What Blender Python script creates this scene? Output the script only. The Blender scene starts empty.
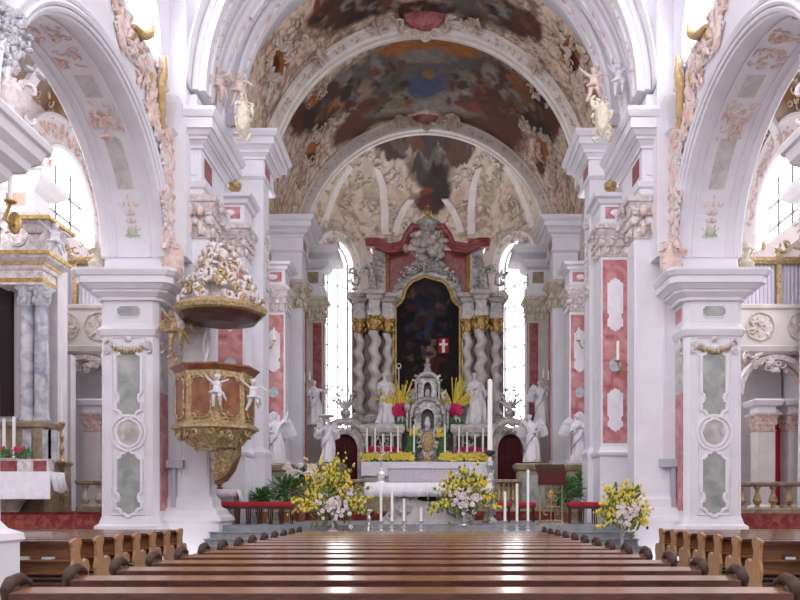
import bpy, math, random
import numpy as np
from mathutils import Vector, Matrix
C = bpy.context.scene.collection
PI = math.pi
CX, CZ, F = 0.25, 1.55, 750.0
VX, VY = 431.0, 505.0
def U(px, d): return CX + (px - VX) * d / F
def V(py, d): return CZ + (VY - py) * d / F
def P(px, py, d): return Vector((U(px, d), d, V(py, d)))
rng = random.Random(7)
# ------------------------------------------------------------------ materials
M = {}
def mat(name, col, rough=.6, metal=0., col2=None, scale=4., bump=0., bscale=20., emit=0., spec=.5, thr=(.35, .65), detail=5., stretch=None, coat=0.):
    m = bpy.data.materials.new(name); m.use_nodes = True
    nt = m.node_tree; b = nt.nodes['Principled BSDF']
    b.inputs['Base Color'].default_value = (*col, 1)
    b.inputs['Roughness'].default_value = rough
    b.inputs['Metallic'].default_value = metal
    b.inputs['Specular IOR Level'].default_value = spec
    if coat: b.inputs['Coat Weight'].default_value = coat; b.inputs['Coat Roughness'].default_value = .12
    tc = nt.nodes.new('ShaderNodeTexCoord')
    src = tc.outputs['Object']
    if stretch:
        mp = nt.nodes.new('ShaderNodeMapping'); mp.inputs['Scale'].default_value = stretch
        nt.links.new(src, mp.inputs['Vector']); src = mp.outputs['Vector']
    if col2 is not None:
        n = nt.nodes.new('ShaderNodeTexNoise'); n.inputs['Scale'].default_value = scale; n.inputs['Detail'].default_value = detail
        n.inputs['Distortion'].default_value = .6
        r = nt.nodes.new('ShaderNodeValToRGB')
        r.color_ramp.elements[0].position = thr[0]; r.color_ramp.elements[0].color = (*col, 1)
        r.color_ramp.elements[1].position = thr[1]; r.color_ramp.elements[1].color = (*col2, 1)
        nt.links.new(src, n.inputs['Vector']); nt.links.new(n.outputs['Fac'], r.inputs['Fac'])
        nt.links.new(r.outputs['Color'], b.inputs['Base Color'])
    if bump:
        n2 = nt.nodes.new('ShaderNodeTexNoise'); n2.inputs['Scale'].default_value = bscale; n2.inputs['Detail'].default_value = 4
        bp = nt.nodes.new('ShaderNodeBump'); bp.inputs['Strength'].default_value = bump; bp.inputs['Distance'].default_value = .05
        nt.links.new(src, n2.inputs['Vector']); nt.links.new(n2.outputs['Fac'], bp.inputs['Height'])
        nt.links.new(bp.outputs['Normal'], b.inputs['Normal'])
    if emit:
        b.inputs['Emission Color'].default_value = (*col, 1); b.inputs['Emission Strength'].default_value = emit
    M[name] = m
    return m
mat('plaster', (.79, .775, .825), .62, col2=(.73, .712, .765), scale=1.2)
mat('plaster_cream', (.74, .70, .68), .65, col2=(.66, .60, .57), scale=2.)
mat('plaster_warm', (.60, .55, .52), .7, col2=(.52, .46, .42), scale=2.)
mat('plaster_pinkish', (.68, .64, .66), .65, col2=(.62, .57, .60), scale=2.)
mat('stucco', (.80, .77, .78), .5, col2=(.56, .45, .43), scale=7., bump=.5)
mat('stucco_pink', (.68, .44, .40), .6, col2=(.78, .66, .60), scale=5., bump=.4)
mat('stucco_vault', (.50, .34, .29), .7, col2=(.60, .53, .46), scale=3., bump=.3)
mat('stucco_cream', (.66, .61, .52), .6, col2=(.50, .43, .31), scale=7., bump=.4)
mat('stucco_green', (.42, .50, .36), .6, col2=(.60, .60, .50), scale=6.)
mat('stucco_silver', (.36, .36, .40), .4, col2=(.62, .62, .65), scale=12., bump=.5)
mat('gold', (.42, .25, .06), .38, .75, col2=(.62, .46, .20), scale=9., bump=.3)
mat('gold_white', (.30, .17, .05), .4, .3, col2=(.56, .44, .26), scale=14., bump=.4, thr=(.35, .65))
mat('ochre_paint', (.42, .27, .10), .6, col2=(.55, .40, .20), scale=5.)
mat('dark_marble', (.07, .045, .05), .3, col2=(.16, .10, .10), scale=4.)
mat('ochre', (.42, .19, .04), .6, .3, col2=(.22, .07, .02), scale=2.)
mat('pink_marble', (.40, .085, .09), .3, col2=(.66, .36, .37), scale=3., thr=(.3, .72), detail=9.)
mat('red_marble', (.22, .03, .035), .3, col2=(.38, .12, .12), scale=4., thr=(.35, .7), detail=9.)
mat('pale_pink_marble', (.58, .42, .40), .35, col2=(.68, .58, .56), scale=2.5, detail=9.)
mat('white_inlay', (.84, .82, .86), .3, col2=(.76, .72, .78), scale=3.)
mat('grey_inlay', (.36, .40, .46), .3, col2=(.58, .60, .64), scale=6.)
mat('green_marble', (.22, .26, .25), .35, col2=(.48, .46, .45), scale=3., thr=(.3, .72), detail=12.)
mat('beige_marble', (.40, .35, .33), .35, col2=(.62, .59, .59), scale=4., detail=9.)
mat('blue_marble', (.26, .28, .36), .25, col2=(.56, .53, .55), scale=3., thr=(.35, .62), detail=9.)
mat('grey_marble', (.50, .47, .47), .35, col2=(.64, .60, .58), scale=4., detail=8.)
mat('brown_marble', (.22, .16, .095), .35, col2=(.38, .31, .21), scale=5., detail=8.)
mat('altar_marble', (.56, .52, .50), .3, col2=(.34, .28, .26), scale=5., detail=8., thr=(.4, .7))
mat('twist_marble', (.68, .64, .62), .3, col2=(.54, .46, .43), scale=3., detail=8.)
mat('statue_white', (.70, .67, .71), .42, col2=(.60, .57, .61), scale=3.)
mat('putto_plaster', (.74, .60, .54), .55, col2=(.66, .48, .42), scale=5.)
mat('wood_ledge', (.17, .075, .034), .26, col2=(.25, .12, .06), scale=3., stretch=(.6, 12, 12), coat=.5)
mat('wood_dark', (.045, .016, .012), .35, col2=(.09, .032, .022), scale=4., stretch=(2, 9, 9))
mat('wood_carved', (.03, .012, .008), .5, col2=(.06, .026, .016), scale=8., bump=.15, spec=.3)
mat('wood_honey', (.20, .08, .03), .35, col2=(.28, .125, .05), scale=3., stretch=(1, 8, 8))
mat('wood_light', (.34, .18, .085), .4, col2=(.42, .24, .12), scale=3., stretch=(6, 6, 1.5))
mat('wood_red', (.17, .055, .028), .3, col2=(.30, .12, .05), scale=4.)
mat('stone_step', (.22, .225, .25), .5, col2=(.30, .31, .34), scale=5.)
mat('stone_floor', (.30, .24, .22), .4, col2=(.40, .34, .31), scale=2.)
mat('red_cloth', (.42, .012, .03), .8)
mat('dark_red', (.10, .008, .014), .8, col2=(.06, .004, .01), scale=3.)
mat('carpet', (.13, .006, .008), .9, col2=(.20, .05, .03), scale=5., thr=(.45, .65))
mat('linen', (.84, .82, .88), .75, col2=(.78, .75, .83), scale=6., bump=.3, bscale=9.)
mat('lace', (.76, .72, .80), .8, col2=(.60, .52, .64), scale=14., thr=(.3, .7))
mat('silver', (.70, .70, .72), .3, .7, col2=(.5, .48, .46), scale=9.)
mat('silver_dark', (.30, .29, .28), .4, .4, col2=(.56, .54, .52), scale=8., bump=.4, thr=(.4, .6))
mat('wax', (.88, .86, .82), .45)
mat('leaf', (.035, .12, .03), .6, col2=(.09, .22, .05), scale=8.)
mat('leaf_olive', (.07, .11, .02), .6, col2=(.18, .24, .06), scale=8.)
mat('petal_yellow', (.80, .55, .03), .6, col2=(.72, .66, .16), scale=8.)
mat('petal_white', (.78, .74, .72), .6, col2=(.66, .50, .52), scale=9.)
mat('petal_magenta', (.66, .015, .14), .6, col2=(.50, .01, .08), scale=9.)
mat('iron', (.05, .05, .06), .5)
mat('muntin', (.10, .10, .12), .6)
mat('speaker_grey', (.46, .46, .54), .5)
mat('curtain_white', (.66, .64, .74), .8)
mat('book_blue', (.05, .07, .16), .6); mat('book_red', (.30, .03, .03), .6); mat('book_white', (.7, .68, .64), .6)
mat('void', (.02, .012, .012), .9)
mat('daylight_glass', (.93, .95, 1.0), .3, emit=3.6)
def colmat(name, rough=.6):
    m = bpy.data.materials.new(name); m.use_nodes = True; nt = m.node_tree
    a = nt.nodes.new('ShaderNodeAttribute'); a.attribute_name = 'Col'
    b = nt.nodes['Principled BSDF']; b.inputs['Roughness'].default_value = rough
    nt.links.new(a.outputs['Color'], b.inputs['Base Color']); M[name] = m
colmat('fresco', .75); colmat('oil_painting', .6)
M['oil_painting'].node_tree.nodes['Principled BSDF'].inputs['Specular IOR Level'].default_value = .15
# ------------------------------------------------------------------ mesh builder
class Fr:
    """a local frame: origin, u right, v up, n out"""
    def __init__(s, o, u=(1, 0, 0), v=(0, 0, 1), n=(0, -1, 0)):
        s.o = Vector(o); s.u = Vector(u).normalized(); s.v = Vector(v).normalized(); s.n = Vector(n).normalized()
    def p(s, a, b, c=0.): return s.o + s.u * a + s.v * b + s.n * c
FRONT = lambda x, y, z: Fr((x, y, z))
def SIDE(x, y, z): return Fr((x, y, z), (0, 1, 0), (0, 0, 1), (-1, 0, 0))   # faces the nave (for the positive side)
WL = {}
class MB:
    def __init__(s, sx=1): s.v = []; s.f = []; s.sx = sx
    def add(s, vs, fs):
        k = len(s.v); s.v += [tuple(v) for v in vs]; s.f += [tuple(i + k for i in f) for f in fs]; return s
    def box(s, x0, x1, y0, y1, z0, z1):
        return s.add([(x0, y0, z0), (x1, y0, z0), (x1, y1, z0), (x0, y1, z0), (x0, y0, z1), (x1, y0, z1), (x1, y1, z1), (x0, y1, z1)],
                     [(0, 3, 2, 1), (4, 5, 6, 7), (0, 1, 5, 4), (1, 2, 6, 5), (2, 3, 7, 6), (3, 0, 4, 7)])
    def fbox(s, f, a0, a1, b0, b1, c0, c1):
        return s.add([f.p(a0, b0, c0), f.p(a1, b0, c0), f.p(a1, b0, c1), f.p(a0, b0, c1), f.p(a0, b1, c0), f.p(a1, b1, c0), f.p(a1, b1, c1), f.p(a0, b1, c1)],
                     [(0, 1, 2, 3), (4, 7, 6, 5), (0, 4, 5, 1), (1, 5, 6, 2), (2, 6, 7, 3), (3, 7, 4, 0)])
    def loft(s, rings, closed=True, caps=True):
        n = len(rings[0]); vs = [p for r in rings for p in r]; fs = []
        for i in range(len(rings) - 1):
            for j in range(n if closed else n - 1):
                a = i * n + j; b = i * n + (j + 1) % n
                fs.append((a, b, b + n, a + n))
        if caps and closed:
            fs.append(tuple(range(n - 1, -1, -1))); fs.append(tuple((len(rings) - 1) * n + j for j in range(n)))
        return s.add(vs, fs)
    def rect(s, x0, x1, y0, y1, prof, ch=0.):
        """stacked rectangle sections: prof = (z, outset)"""
        rings = []
        for z, o in prof:
            a, b, c, d = x0 - o, x1 + o, y0 - o, y1 + o
            if ch:
                rings.append([(a + ch, c, z), (b - ch, c, z), (b, c + ch, z), (b, d - ch, z), (b - ch, d, z), (a + ch, d, z), (a, d - ch, z), (a, c + ch, z)])
            else:
                rings.append([(a, c, z), (b, c, z), (b, d, z), (a, d, z)])
        return s.loft(rings)
    def lathe(s, c, prof, seg=16, sy=1.):
        c = Vector(c)
        return s.loft([[(c.x + r * math.cos(2 * PI * k / seg), c.y + sy * r * math.sin(2 * PI * k / seg), c.z + z) for k in range(seg)] for r, z in prof])
    def tube(s, pts, r, sides=6):
        pts = [Vector(p) for p in pts]; n = len(pts)
        rs = r if isinstance(r, (list, tuple)) else [r] * n
        rings = []; up = None
        for i, p in enumerate(pts):
            t = (pts[min(i + 1, n - 1)] - pts[max(i - 1, 0)])
            t = t.normalized() if t.length > 1e-9 else Vector((0, 0, 1))
            if up is None: up = Vector((0, 0, 1)) if abs(t.z) < .9 else Vector((1, 0, 0))
            a = t.cross(up)
            a = a.normalized() if a.length > 1e-6 else t.orthogonal().normalized()
            b = a.cross(t).normalized(); up = b
            rings.append([p + (a * math.cos(2 * PI * k / sides) + b * math.sin(2 * PI * k / sides)) * rs[i] for k in range(sides)])
        return s.loft(rings)
    def ring(s, pts, r, sides=6, n=None):
        """closed tube"""
        pts = [Vector(p) for p in pts]; m = len(pts); rings = []
        for i, p in enumerate(pts):
            t = (pts[(i + 1) % m] - pts[i - 1]).normalized()
            a = t.cross(n).normalized() if n is not None else t.orthogonal().normalized()
            b = a.cross(t).normalized()
            rings.append([p + (a * math.cos(2 * PI * k / sides) + b * math.sin(2 * PI * k / sides)) * r for k in range(sides)])
        rings.append(rings[0]); return s.loft(rings, caps=False)
    def ell(s, c, r, seg=8, rg=5, ax=None):
        c = Vector(c)
        if isinstance(r, (int, float)): r = (r, r, r)
        ax = ax or (Vector((1, 0, 0)), Vector((0, 1, 0)), Vector((0, 0, 1)))
        rings = []
        for i in range(rg + 1):
            th = PI * i / rg; q = max(math.sin(th), .03)
            rings.append([c + ax[0] * (r[0] * q * math.cos(2 * PI * k / seg)) + ax[1] * (r[1] * q * math.sin(2 * PI * k / seg)) - ax[2] * (r[2] * math.cos(th)) for k in range(seg)])
        return s.loft(rings)
    def poly(s, f, pts, c0, c1):
        """extrude a 2-D outline in frame f from depth c0 to c1"""
        n = len(pts)
        vs = [f.p(a, b, c0) for a, b in pts] + [f.p(a, b, c1) for a, b in pts]
        fs = [tuple(range(n)), tuple(range(2 * n - 1, n - 1, -1))] + [(i, i + n, (i + 1) % n + n, (i + 1) % n) for i in range(n)]
        return s.add(vs, fs)
    def build(s, name, m, parent=None, loc=None, smooth=False, mods=()):
        v = np.array([tuple(p) for p in s.v], dtype=float)
        f = s.f
        if s.sx < 0: v[:, 0] *= -1; f = [tuple(reversed(q)) for q in f]
        if parent is not None: w = WL[parent.name]
        elif loc is not None: w = Vector(loc)
        else: w = Vector(((v[:, 0].min() + v[:, 0].max()) / 2, (v[:, 1].min() + v[:, 1].max()) / 2, v[:, 2].min()))
        v = v - np.array(w)
        me = bpy.data.meshes.new(name); me.from_pydata(v.tolist(), [], f); me.update()
        import bmesh
        bm = bmesh.new(); bm.from_mesh(me); bmesh.ops.recalc_face_normals(bm, faces=bm.faces); bm.to_mesh(me); bm.free()
        if smooth: me.polygons.foreach_set('use_smooth', [True] * len(me.polygons))
        me.materials.append(M[m] if isinstance(m, str) else m)
        o = bpy.data.objects.new(name, me); C.objects.link(o)
        if parent is not None: o.parent = parent
        else: o.location = w
        WL[o.name] = w
        if name in STUFF: o['kind'] = 'stuff'
        for md in mods:
            q = o.modifiers.new(md[0], md[0])
            for k_, v_ in md[1].items(): setattr(q, k_, v_)
        return o
def tag(o, label=None, cat=None, group=None, kind=None):
    if label: o['label'] = label
    if cat: o['category'] = cat
    if group: o['group'] = group
    if kind: o['kind'] = kind
    return o
STUFF = {'pink_scrolls', 'white_scrolls', 'ochre_scrolls', 'gilt_scrolls', 'green_leaves', 'pink_sprays', 'side_stucco', 'gilt_scrollwork', 'white_brackets', 'arch_scrolls', 'window_stucco', 'dome_stucco', 'vault_stucco', 'stucco_heap', 'columns_and_scrolls', 'silver_carving', 'carved_front', 'clouds', 'silver_wreath', 'small_figures', 'metal_scrollwork'}
def struct(o): o['kind'] = 'structure'; return o
def thing(name, label, cat, loc=(0, 0, 0), group=None, sx=1):
    o = bpy.data.objects.new(name, None); C.objects.link(o)
    o.location = (loc[0] * sx, loc[1], loc[2]); o.empty_display_size = .2
    WL[o.name] = Vector(o.location); tag(o, label, cat, group); return o
def dup(root, loc, rotz=0., label=None, group=None, scale=None):
    r = root.copy(); C.objects.link(r); r.location = loc; r.rotation_euler = (0, 0, rotz)
    if label: r['label'] = label
    if group: r['group'] = group
    if scale: r.scale = scale
    for ch in list(root.children):
        c = ch.copy(); C.objects.link(c); c.parent = r
        for g in list(ch.children):
            d = g.copy(); C.objects.link(d); d.parent = c
    return r
# ------------------------------------------------------------------ ornament
def scroll(mb, f, a, b, size, rot, flip=1, th=None, turns=4.6):
    th = th or size * .2
    pts = []; rs = []
    for i in range(9):
        t = i / 8; r = size * (1 - .72 * t); an = rot + flip * turns * t
        pts.append(f.p(a + r * math.cos(an) * .8, b + r * math.sin(an) * .8, th * (.5 + .5 * t))); rs.append(th * (.9 - .45 * t))
    mb.tube(pts, rs, 5)
def leaf(mb, f, a, b, l, w, ang, th):
    du, dv = math.cos(ang), math.sin(ang)
    ax = (f.u * du + f.v * dv, f.u * -dv + f.v * du, f.n)
    mb.ell(f.p(a, b, th * .6), (l, w, th), 6, 4, ax)
def rocaille(mb, f, w, h, n, size, r=None, inside=None, lf=.5, sym=False):
    r = r or rng
    k = 0; tries = 0
    while k < n and tries < n * 20:
        tries += 1
        a = r.uniform(-w / 2, w / 2); b = r.uniform(-h / 2, h / 2)
        if inside and not inside(a, b): continue
        k += 1
        sz = size * r.uniform(.6, 1.3); ro = r.uniform(0, 6.28); fl = r.choice((-1, 1)); isleaf = r.random() < lf
        for m in ((1, -1) if sym else (1,)):
            if isleaf: leaf(mb, f, a * m, b, sz, sz * .4, ro if m > 0 else PI - ro, sz * .35)
            else: scroll(mb, f, a * m, b, sz, ro if m > 0 else PI - ro, fl * m)
def drop(mb, f, w, h, r=None, n=9):
    """symmetrical hanging ornament of paired scrolls on a spine"""
    for i in range(n):
        t = (i + .5) / n; b = h / 2 - t * h; ww = w / 2 * math.sin(PI * (.15 + .8 * t)) * (.6 + .4 * math.cos(i * 2.1))
        s = h / n * .6
        for m in (-1, 1): scroll(mb, f, m * ww * .55, b, s, PI / 2 + m * .8, m)
        leaf(mb, f, 0, b, s * .7, s * .35, PI / 2, s * .35)
def capital(mb, x0, x1, y0, y1, z0, z1, side=1):
    """composite capital on a rectangular pilaster; front is -Y, nave face is -X (positive side)"""
    h = z1 - z0; o = h * .18
    mb.rect(x0, x1, y0, y1, [(z0, .03), (z0 + .04 * h, .05), (z0 + .08 * h, .0), (z0 + .55 * h, .02), (z0 + .86 * h, o), (z0 + .88 * h, o + .05), (z1, o + .07)])
    for f, w in ((Fr(((x0 + x1) / 2, y0, z0)), x1 - x0), (Fr((x0, (y0 + y1) / 2, z0), (0, 1, 0), (0, 0, 1), (-1, 0, 0)), y1 - y0)):
        if w < .25: continue
        n = max(2, int(round(w / (.36 * h))))
        for row in range(2):
            for i in range(n + row):
                a = -w / 2 + w * (i + .5 * (1 - row)) / n
                b = h * (.2 + .26 * row)
                mb.ell(f.p(a, b, h * .05), (w / n * .36, h * .15, h * .07), 6, 4, (f.u, f.v, f.n))
                mb.ell(f.p(a, b + h * .13, h * .13), (w / n * .28, h * .05, h * .06), 6, 4, (f.u, f.v, f.n))
        for m in (-1, 1):
            scroll(mb, f, m * w * .46, h * .74, h * .17, PI / 2 + m * 1.57, -m, h * .1, 5.5)
        mb.ell(f.p(0, h * .84, h * .2), (h * .1, h * .1, h * .06), 6, 4, (f.u, f.v, f.n))
def outline(w, h, kind='long', n=6):
    """a baroque panel outline with scooped corners and side notches"""
    pts = []
    c = min(w, h) * .22
    def arc(cx, cy, r, a0, a1, k=5):
        for i in range(k + 1):
            t = a0 + (a1 - a0) * i / k; pts.append((cx + r * math.cos(t), cy + r * math.sin(t)))
    W, H = w / 2, h / 2
    if kind == 'oval':
        for i in range(28):
            t = 2 * PI * i / 28; k = 1 + .025 * math.cos(8 * t); pts.append((W * k * math.cos(t), H * k * math.sin(t)))
        return pts
    out = []
    def scoop(cx, cy, a0, a1):
        for i in range(5):
            t = a0 + (a1 - a0) * i / 4; out.append((cx + c * math.cos(t), cy + c * math.sin(t)))
    scoop(-W, -H, PI / 2, 0)
    if kind == 'long':
        out += [(-W * .3, -H), (-W * .12, -H - c * .5), (W * .12, -H - c * .5), (W * .3, -H)]
    scoop(W, -H, PI, PI / 2)
    if kind == 'long':
        for i in range(5):
            t = -PI / 2 + -PI * i / 4; out.append((W + c * .55 * math.cos(t), 0 - H * .45 + c * .9 * math.sin(t)))
    scoop(W, H, -PI / 2, -PI)
    if kind == 'long':
        out += [(W * .3, H), (W * .12, H + c * .5), (-W * .12, H + c * .5), (-W * .3, H)]
    scoop(-W, H, 0, -PI / 2)
    if kind == 'long':
        for i in range(5):
            t = PI / 2 - PI * i / 4; out.append((-W + c * .55 * math.cos(t), -H * .45 + c * .9 * math.sin(t)))
    return out
def inlay(fm, im, f, pts, r=.03, th=.012):
    """white bead round a flat stone inlay"""
    if im is not None: im.poly(f, pts, -.03, th)
    if fm is not None: fm.ring([f.p(a, b, th) for a, b in pts], r, 6, f.n)
# wall with one arched opening, in a frame
def wall_arch(mb, f, a0, a1, b0, b1, w0, w1, sill, spring, rise, t, n=20):
    c = (w0 + w1) / 2; hw = (w1 - w0) / 2
    arcL = [(c - hw * math.cos(PI / 2 * i / n), spring + rise * math.sin(PI / 2 * i / n)) for i in range(n + 1)]
    arcR = [(2 * c - a, b) for a, b in arcL]
    lp = [(a0, b0)] + ([(c, b0), (c, sill)] if sill > b0 + 1e-4 else []) + [(w0, max(sill, b0))] + arcL + [(c, b1), (a0, b1)]
    rp = [(a1, b0)] + ([(c, b0), (c, sill)] if sill > b0 + 1e-4 else []) + [(w1, max(sill, b0))] + arcR + [(c, b1), (a1, b1)]
    mb.poly(f, lp, 0, -t); mb.poly(f, rp, 0, -t)
def archivolt(mb, f, c, spring, hw, rise, prof, n=28, a0=0., a1=PI):
    """profile (radial offset, depth out) swept round an elliptic arch in frame f"""
    rings = []
    for i in range(n + 1):
        t = a0 + (a1 - a0) * i / n
        rings.append([f.p(c + (hw + r) * math.cos(t), spring + (rise + r) * math.sin(t), d) for r, d in prof])
    mb.loft(rings)
def glazing(name, f, w0, w1, sill, spring, rise, cols, rows, off, kind_m='muntin', bar=.055):
    """one window: emissive daylight pane, frame and bars"""
    c = (w0 + w1) / 2; hw = (w1 - w0) / 2; n = 20
    pts = [(w0, sill), (w1, sill)] + [(c + hw * math.cos(PI * i / n), spring + rise * math.sin(PI * i / n)) for i in range(n + 1)]
    mb = MB(f.sx if hasattr(f, 'sx') else 1); mb.poly(f, pts, off - .02, off - .05)
    o = mb.build(name, 'daylight_glass'); struct(o)
    b = MB(mb.sx); top = spring + rise
    def hh(a): return spring + rise * math.sqrt(max(0, 1 - ((a - c) / hw) ** 2))
    for i in range(1, cols):
        a = w0 + (w1 - w0) * i / cols; b.fbox(f, a - bar / 2, a + bar / 2, sill, hh(a), off - .02, off + .03)
    for j in range(1, rows):
        z = sill + (top - sill) * j / rows
        q = hw if z < spring else hw * math.sqrt(max(0, 1 - ((z - spring) / rise) ** 2))
        b.fbox(f, c - q, c + q, z - bar / 2, z + bar / 2, off - .02, off + .03)
    b.ring([f.p(a, z, off) for a, z in pts], bar, 4, f.n)
    b.build('glazing_bars', kind_m, o)
    return o
# ------------------------------------------------------------------ painting helpers
def vnoise(x, y, seed=0.):
    def h(a, b): return np.modf(np.abs(np.sin(a * 127.1 + b * 311.7 + seed * 74.7) * 43758.5453))[0]
    xi, yi = np.floor(x), np.floor(y); fx, fy = x - xi, y - yi
    fx = fx * fx * (3 - 2 * fx); fy = fy * fy * (3 - 2 * fy)
    return (h(xi, yi) * (1 - fx) + h(xi + 1, yi) * fx) * (1 - fy) + (h(xi, yi + 1) * (1 - fx) + h(xi + 1, yi + 1) * fx) * fy
def fbm(x, y, seed=0., o=4):
    t = 0; a = .5; s = 0
    for i in range(o): t = t + a * vnoise(x * 2 ** i, y * 2 ** i, seed + i * 3.1); s += a; a *= .5
    return t / s
SAT = [1., 1.]
def lin(c):
    g = sum(c) / 3; c = [(g + (v - g) * SAT[0]) * SAT[1] for v in c]
    return tuple(((v / 255 + .055) / 1.055) ** 2.4 if v > 10 else v / 255 / 12.92 for v in c)
def paint(x, y, base, blobs, warp=.5, ws=1.5, seed=1., mott=.25, ms=5., orn=None):
    """pigment at surface coordinates x,y: base colour, soft-edged blobs (cx,cy,rx,ry,rgb,hard), brush mottling"""
    wx = x + warp * (fbm(x * ws, y * ws, seed) - .5) * 2; wy = y + warp * (fbm(x * ws + 9, y * ws + 5, seed) - .5) * 2
    col = np.ones((len(x), 3)) * np.array(base)
    if orn:
        for k, (c, sc, th) in enumerate(orn):
            n_ = np.abs(fbm(x * sc, y * sc, seed + 31 * k, 3) - .5); a = np.clip((th - n_) / th * 2.2, 0, 1)[:, None] * .6
            col = col * (1 - a) + np.array(c) * a
    for cx, cy, rx, ry, c, hd in blobs:
        d = np.sqrt(((wx - cx) / rx) ** 2 + ((wy - cy) / ry) ** 2)
        a = np.clip((1.15 - d) * hd, 0, 1)[:, None]
        col = col * (1 - a) + np.array(c) * a
    m = 1 + mott * 2 * (fbm(x * ms, y * ms, seed + 20, 4) - .5)
    return np.clip(col * m[:, None], 0, 1)
def setcol(o, col):
    ca = o.data.color_attributes.new('Col', 'FLOAT_COLOR', 'POINT')
    a = np.ones((len(col), 4)); a[:, :3] = col
    ca.data.foreach_set('color', a.astype(np.float32).ravel())
# ------------------------------------------------------------------ camera
cam = bpy.data.cameras.new('camera'); co = bpy.data.objects.new('camera', cam); C.objects.link(co)
co.location = (CX, 0, CZ); co.rotation_euler = (PI / 2, 0, 0)
cam.sensor_width = 36; cam.lens = F / 800 * 36; cam.shift_x = -(VX - 400) / 800; cam.shift_y = (VY - 300) / 800
cam.clip_end = 200
bpy.context.scene.camera = co
# ================================================================== ARCHITECTURE
SN = {1: 'right', -1: 'left'}
Z1 = 1.0                                   # chancel floor
# floors
m = MB(); m.box(-25, 25, -40, 19, -.2, 0); o = struct(m.build('floor', 'stone_floor', loc=(0, 8, -.2)))
m = MB(); m.box(-6.3, 6.3, 20.3, 36, -.2, Z1); m.box(-14, -6.3, 20.9, 33, -.2, Z1); m.box(6.3, 14, 20.9, 33, -.2, Z1)
struct(m.build('floor', 'stone_step'))
m = MB()
for i, (y, z) in enumerate([(18.1, .17), (18.55, .34), (19.0, .5), (19.4, .67), (19.85, .84)]):
    m.rect(-5.6, 5.6, y, 20.35, [(z - .17, 0), (z - .04, 0), (z - .035, .03), (z, .03)])
tag(m.build('altar_steps', 'stone_step'), 'wide grey stone steps rising from the pews to the altar area', 'steps')
m = MB()
for i, (y, z) in enumerate([(29.0, 1.3), (29.4, 1.6), (29.8, 1.95), (30.2, 2.3)]):
    m.box(-4.6, 4.6, y, 34.6, z - (.3 if i == 0 else .35), z)
tag(m.build('altar_platform', 'brown_marble'), 'stepped stone platform carrying the high altar', 'platform')

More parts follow.
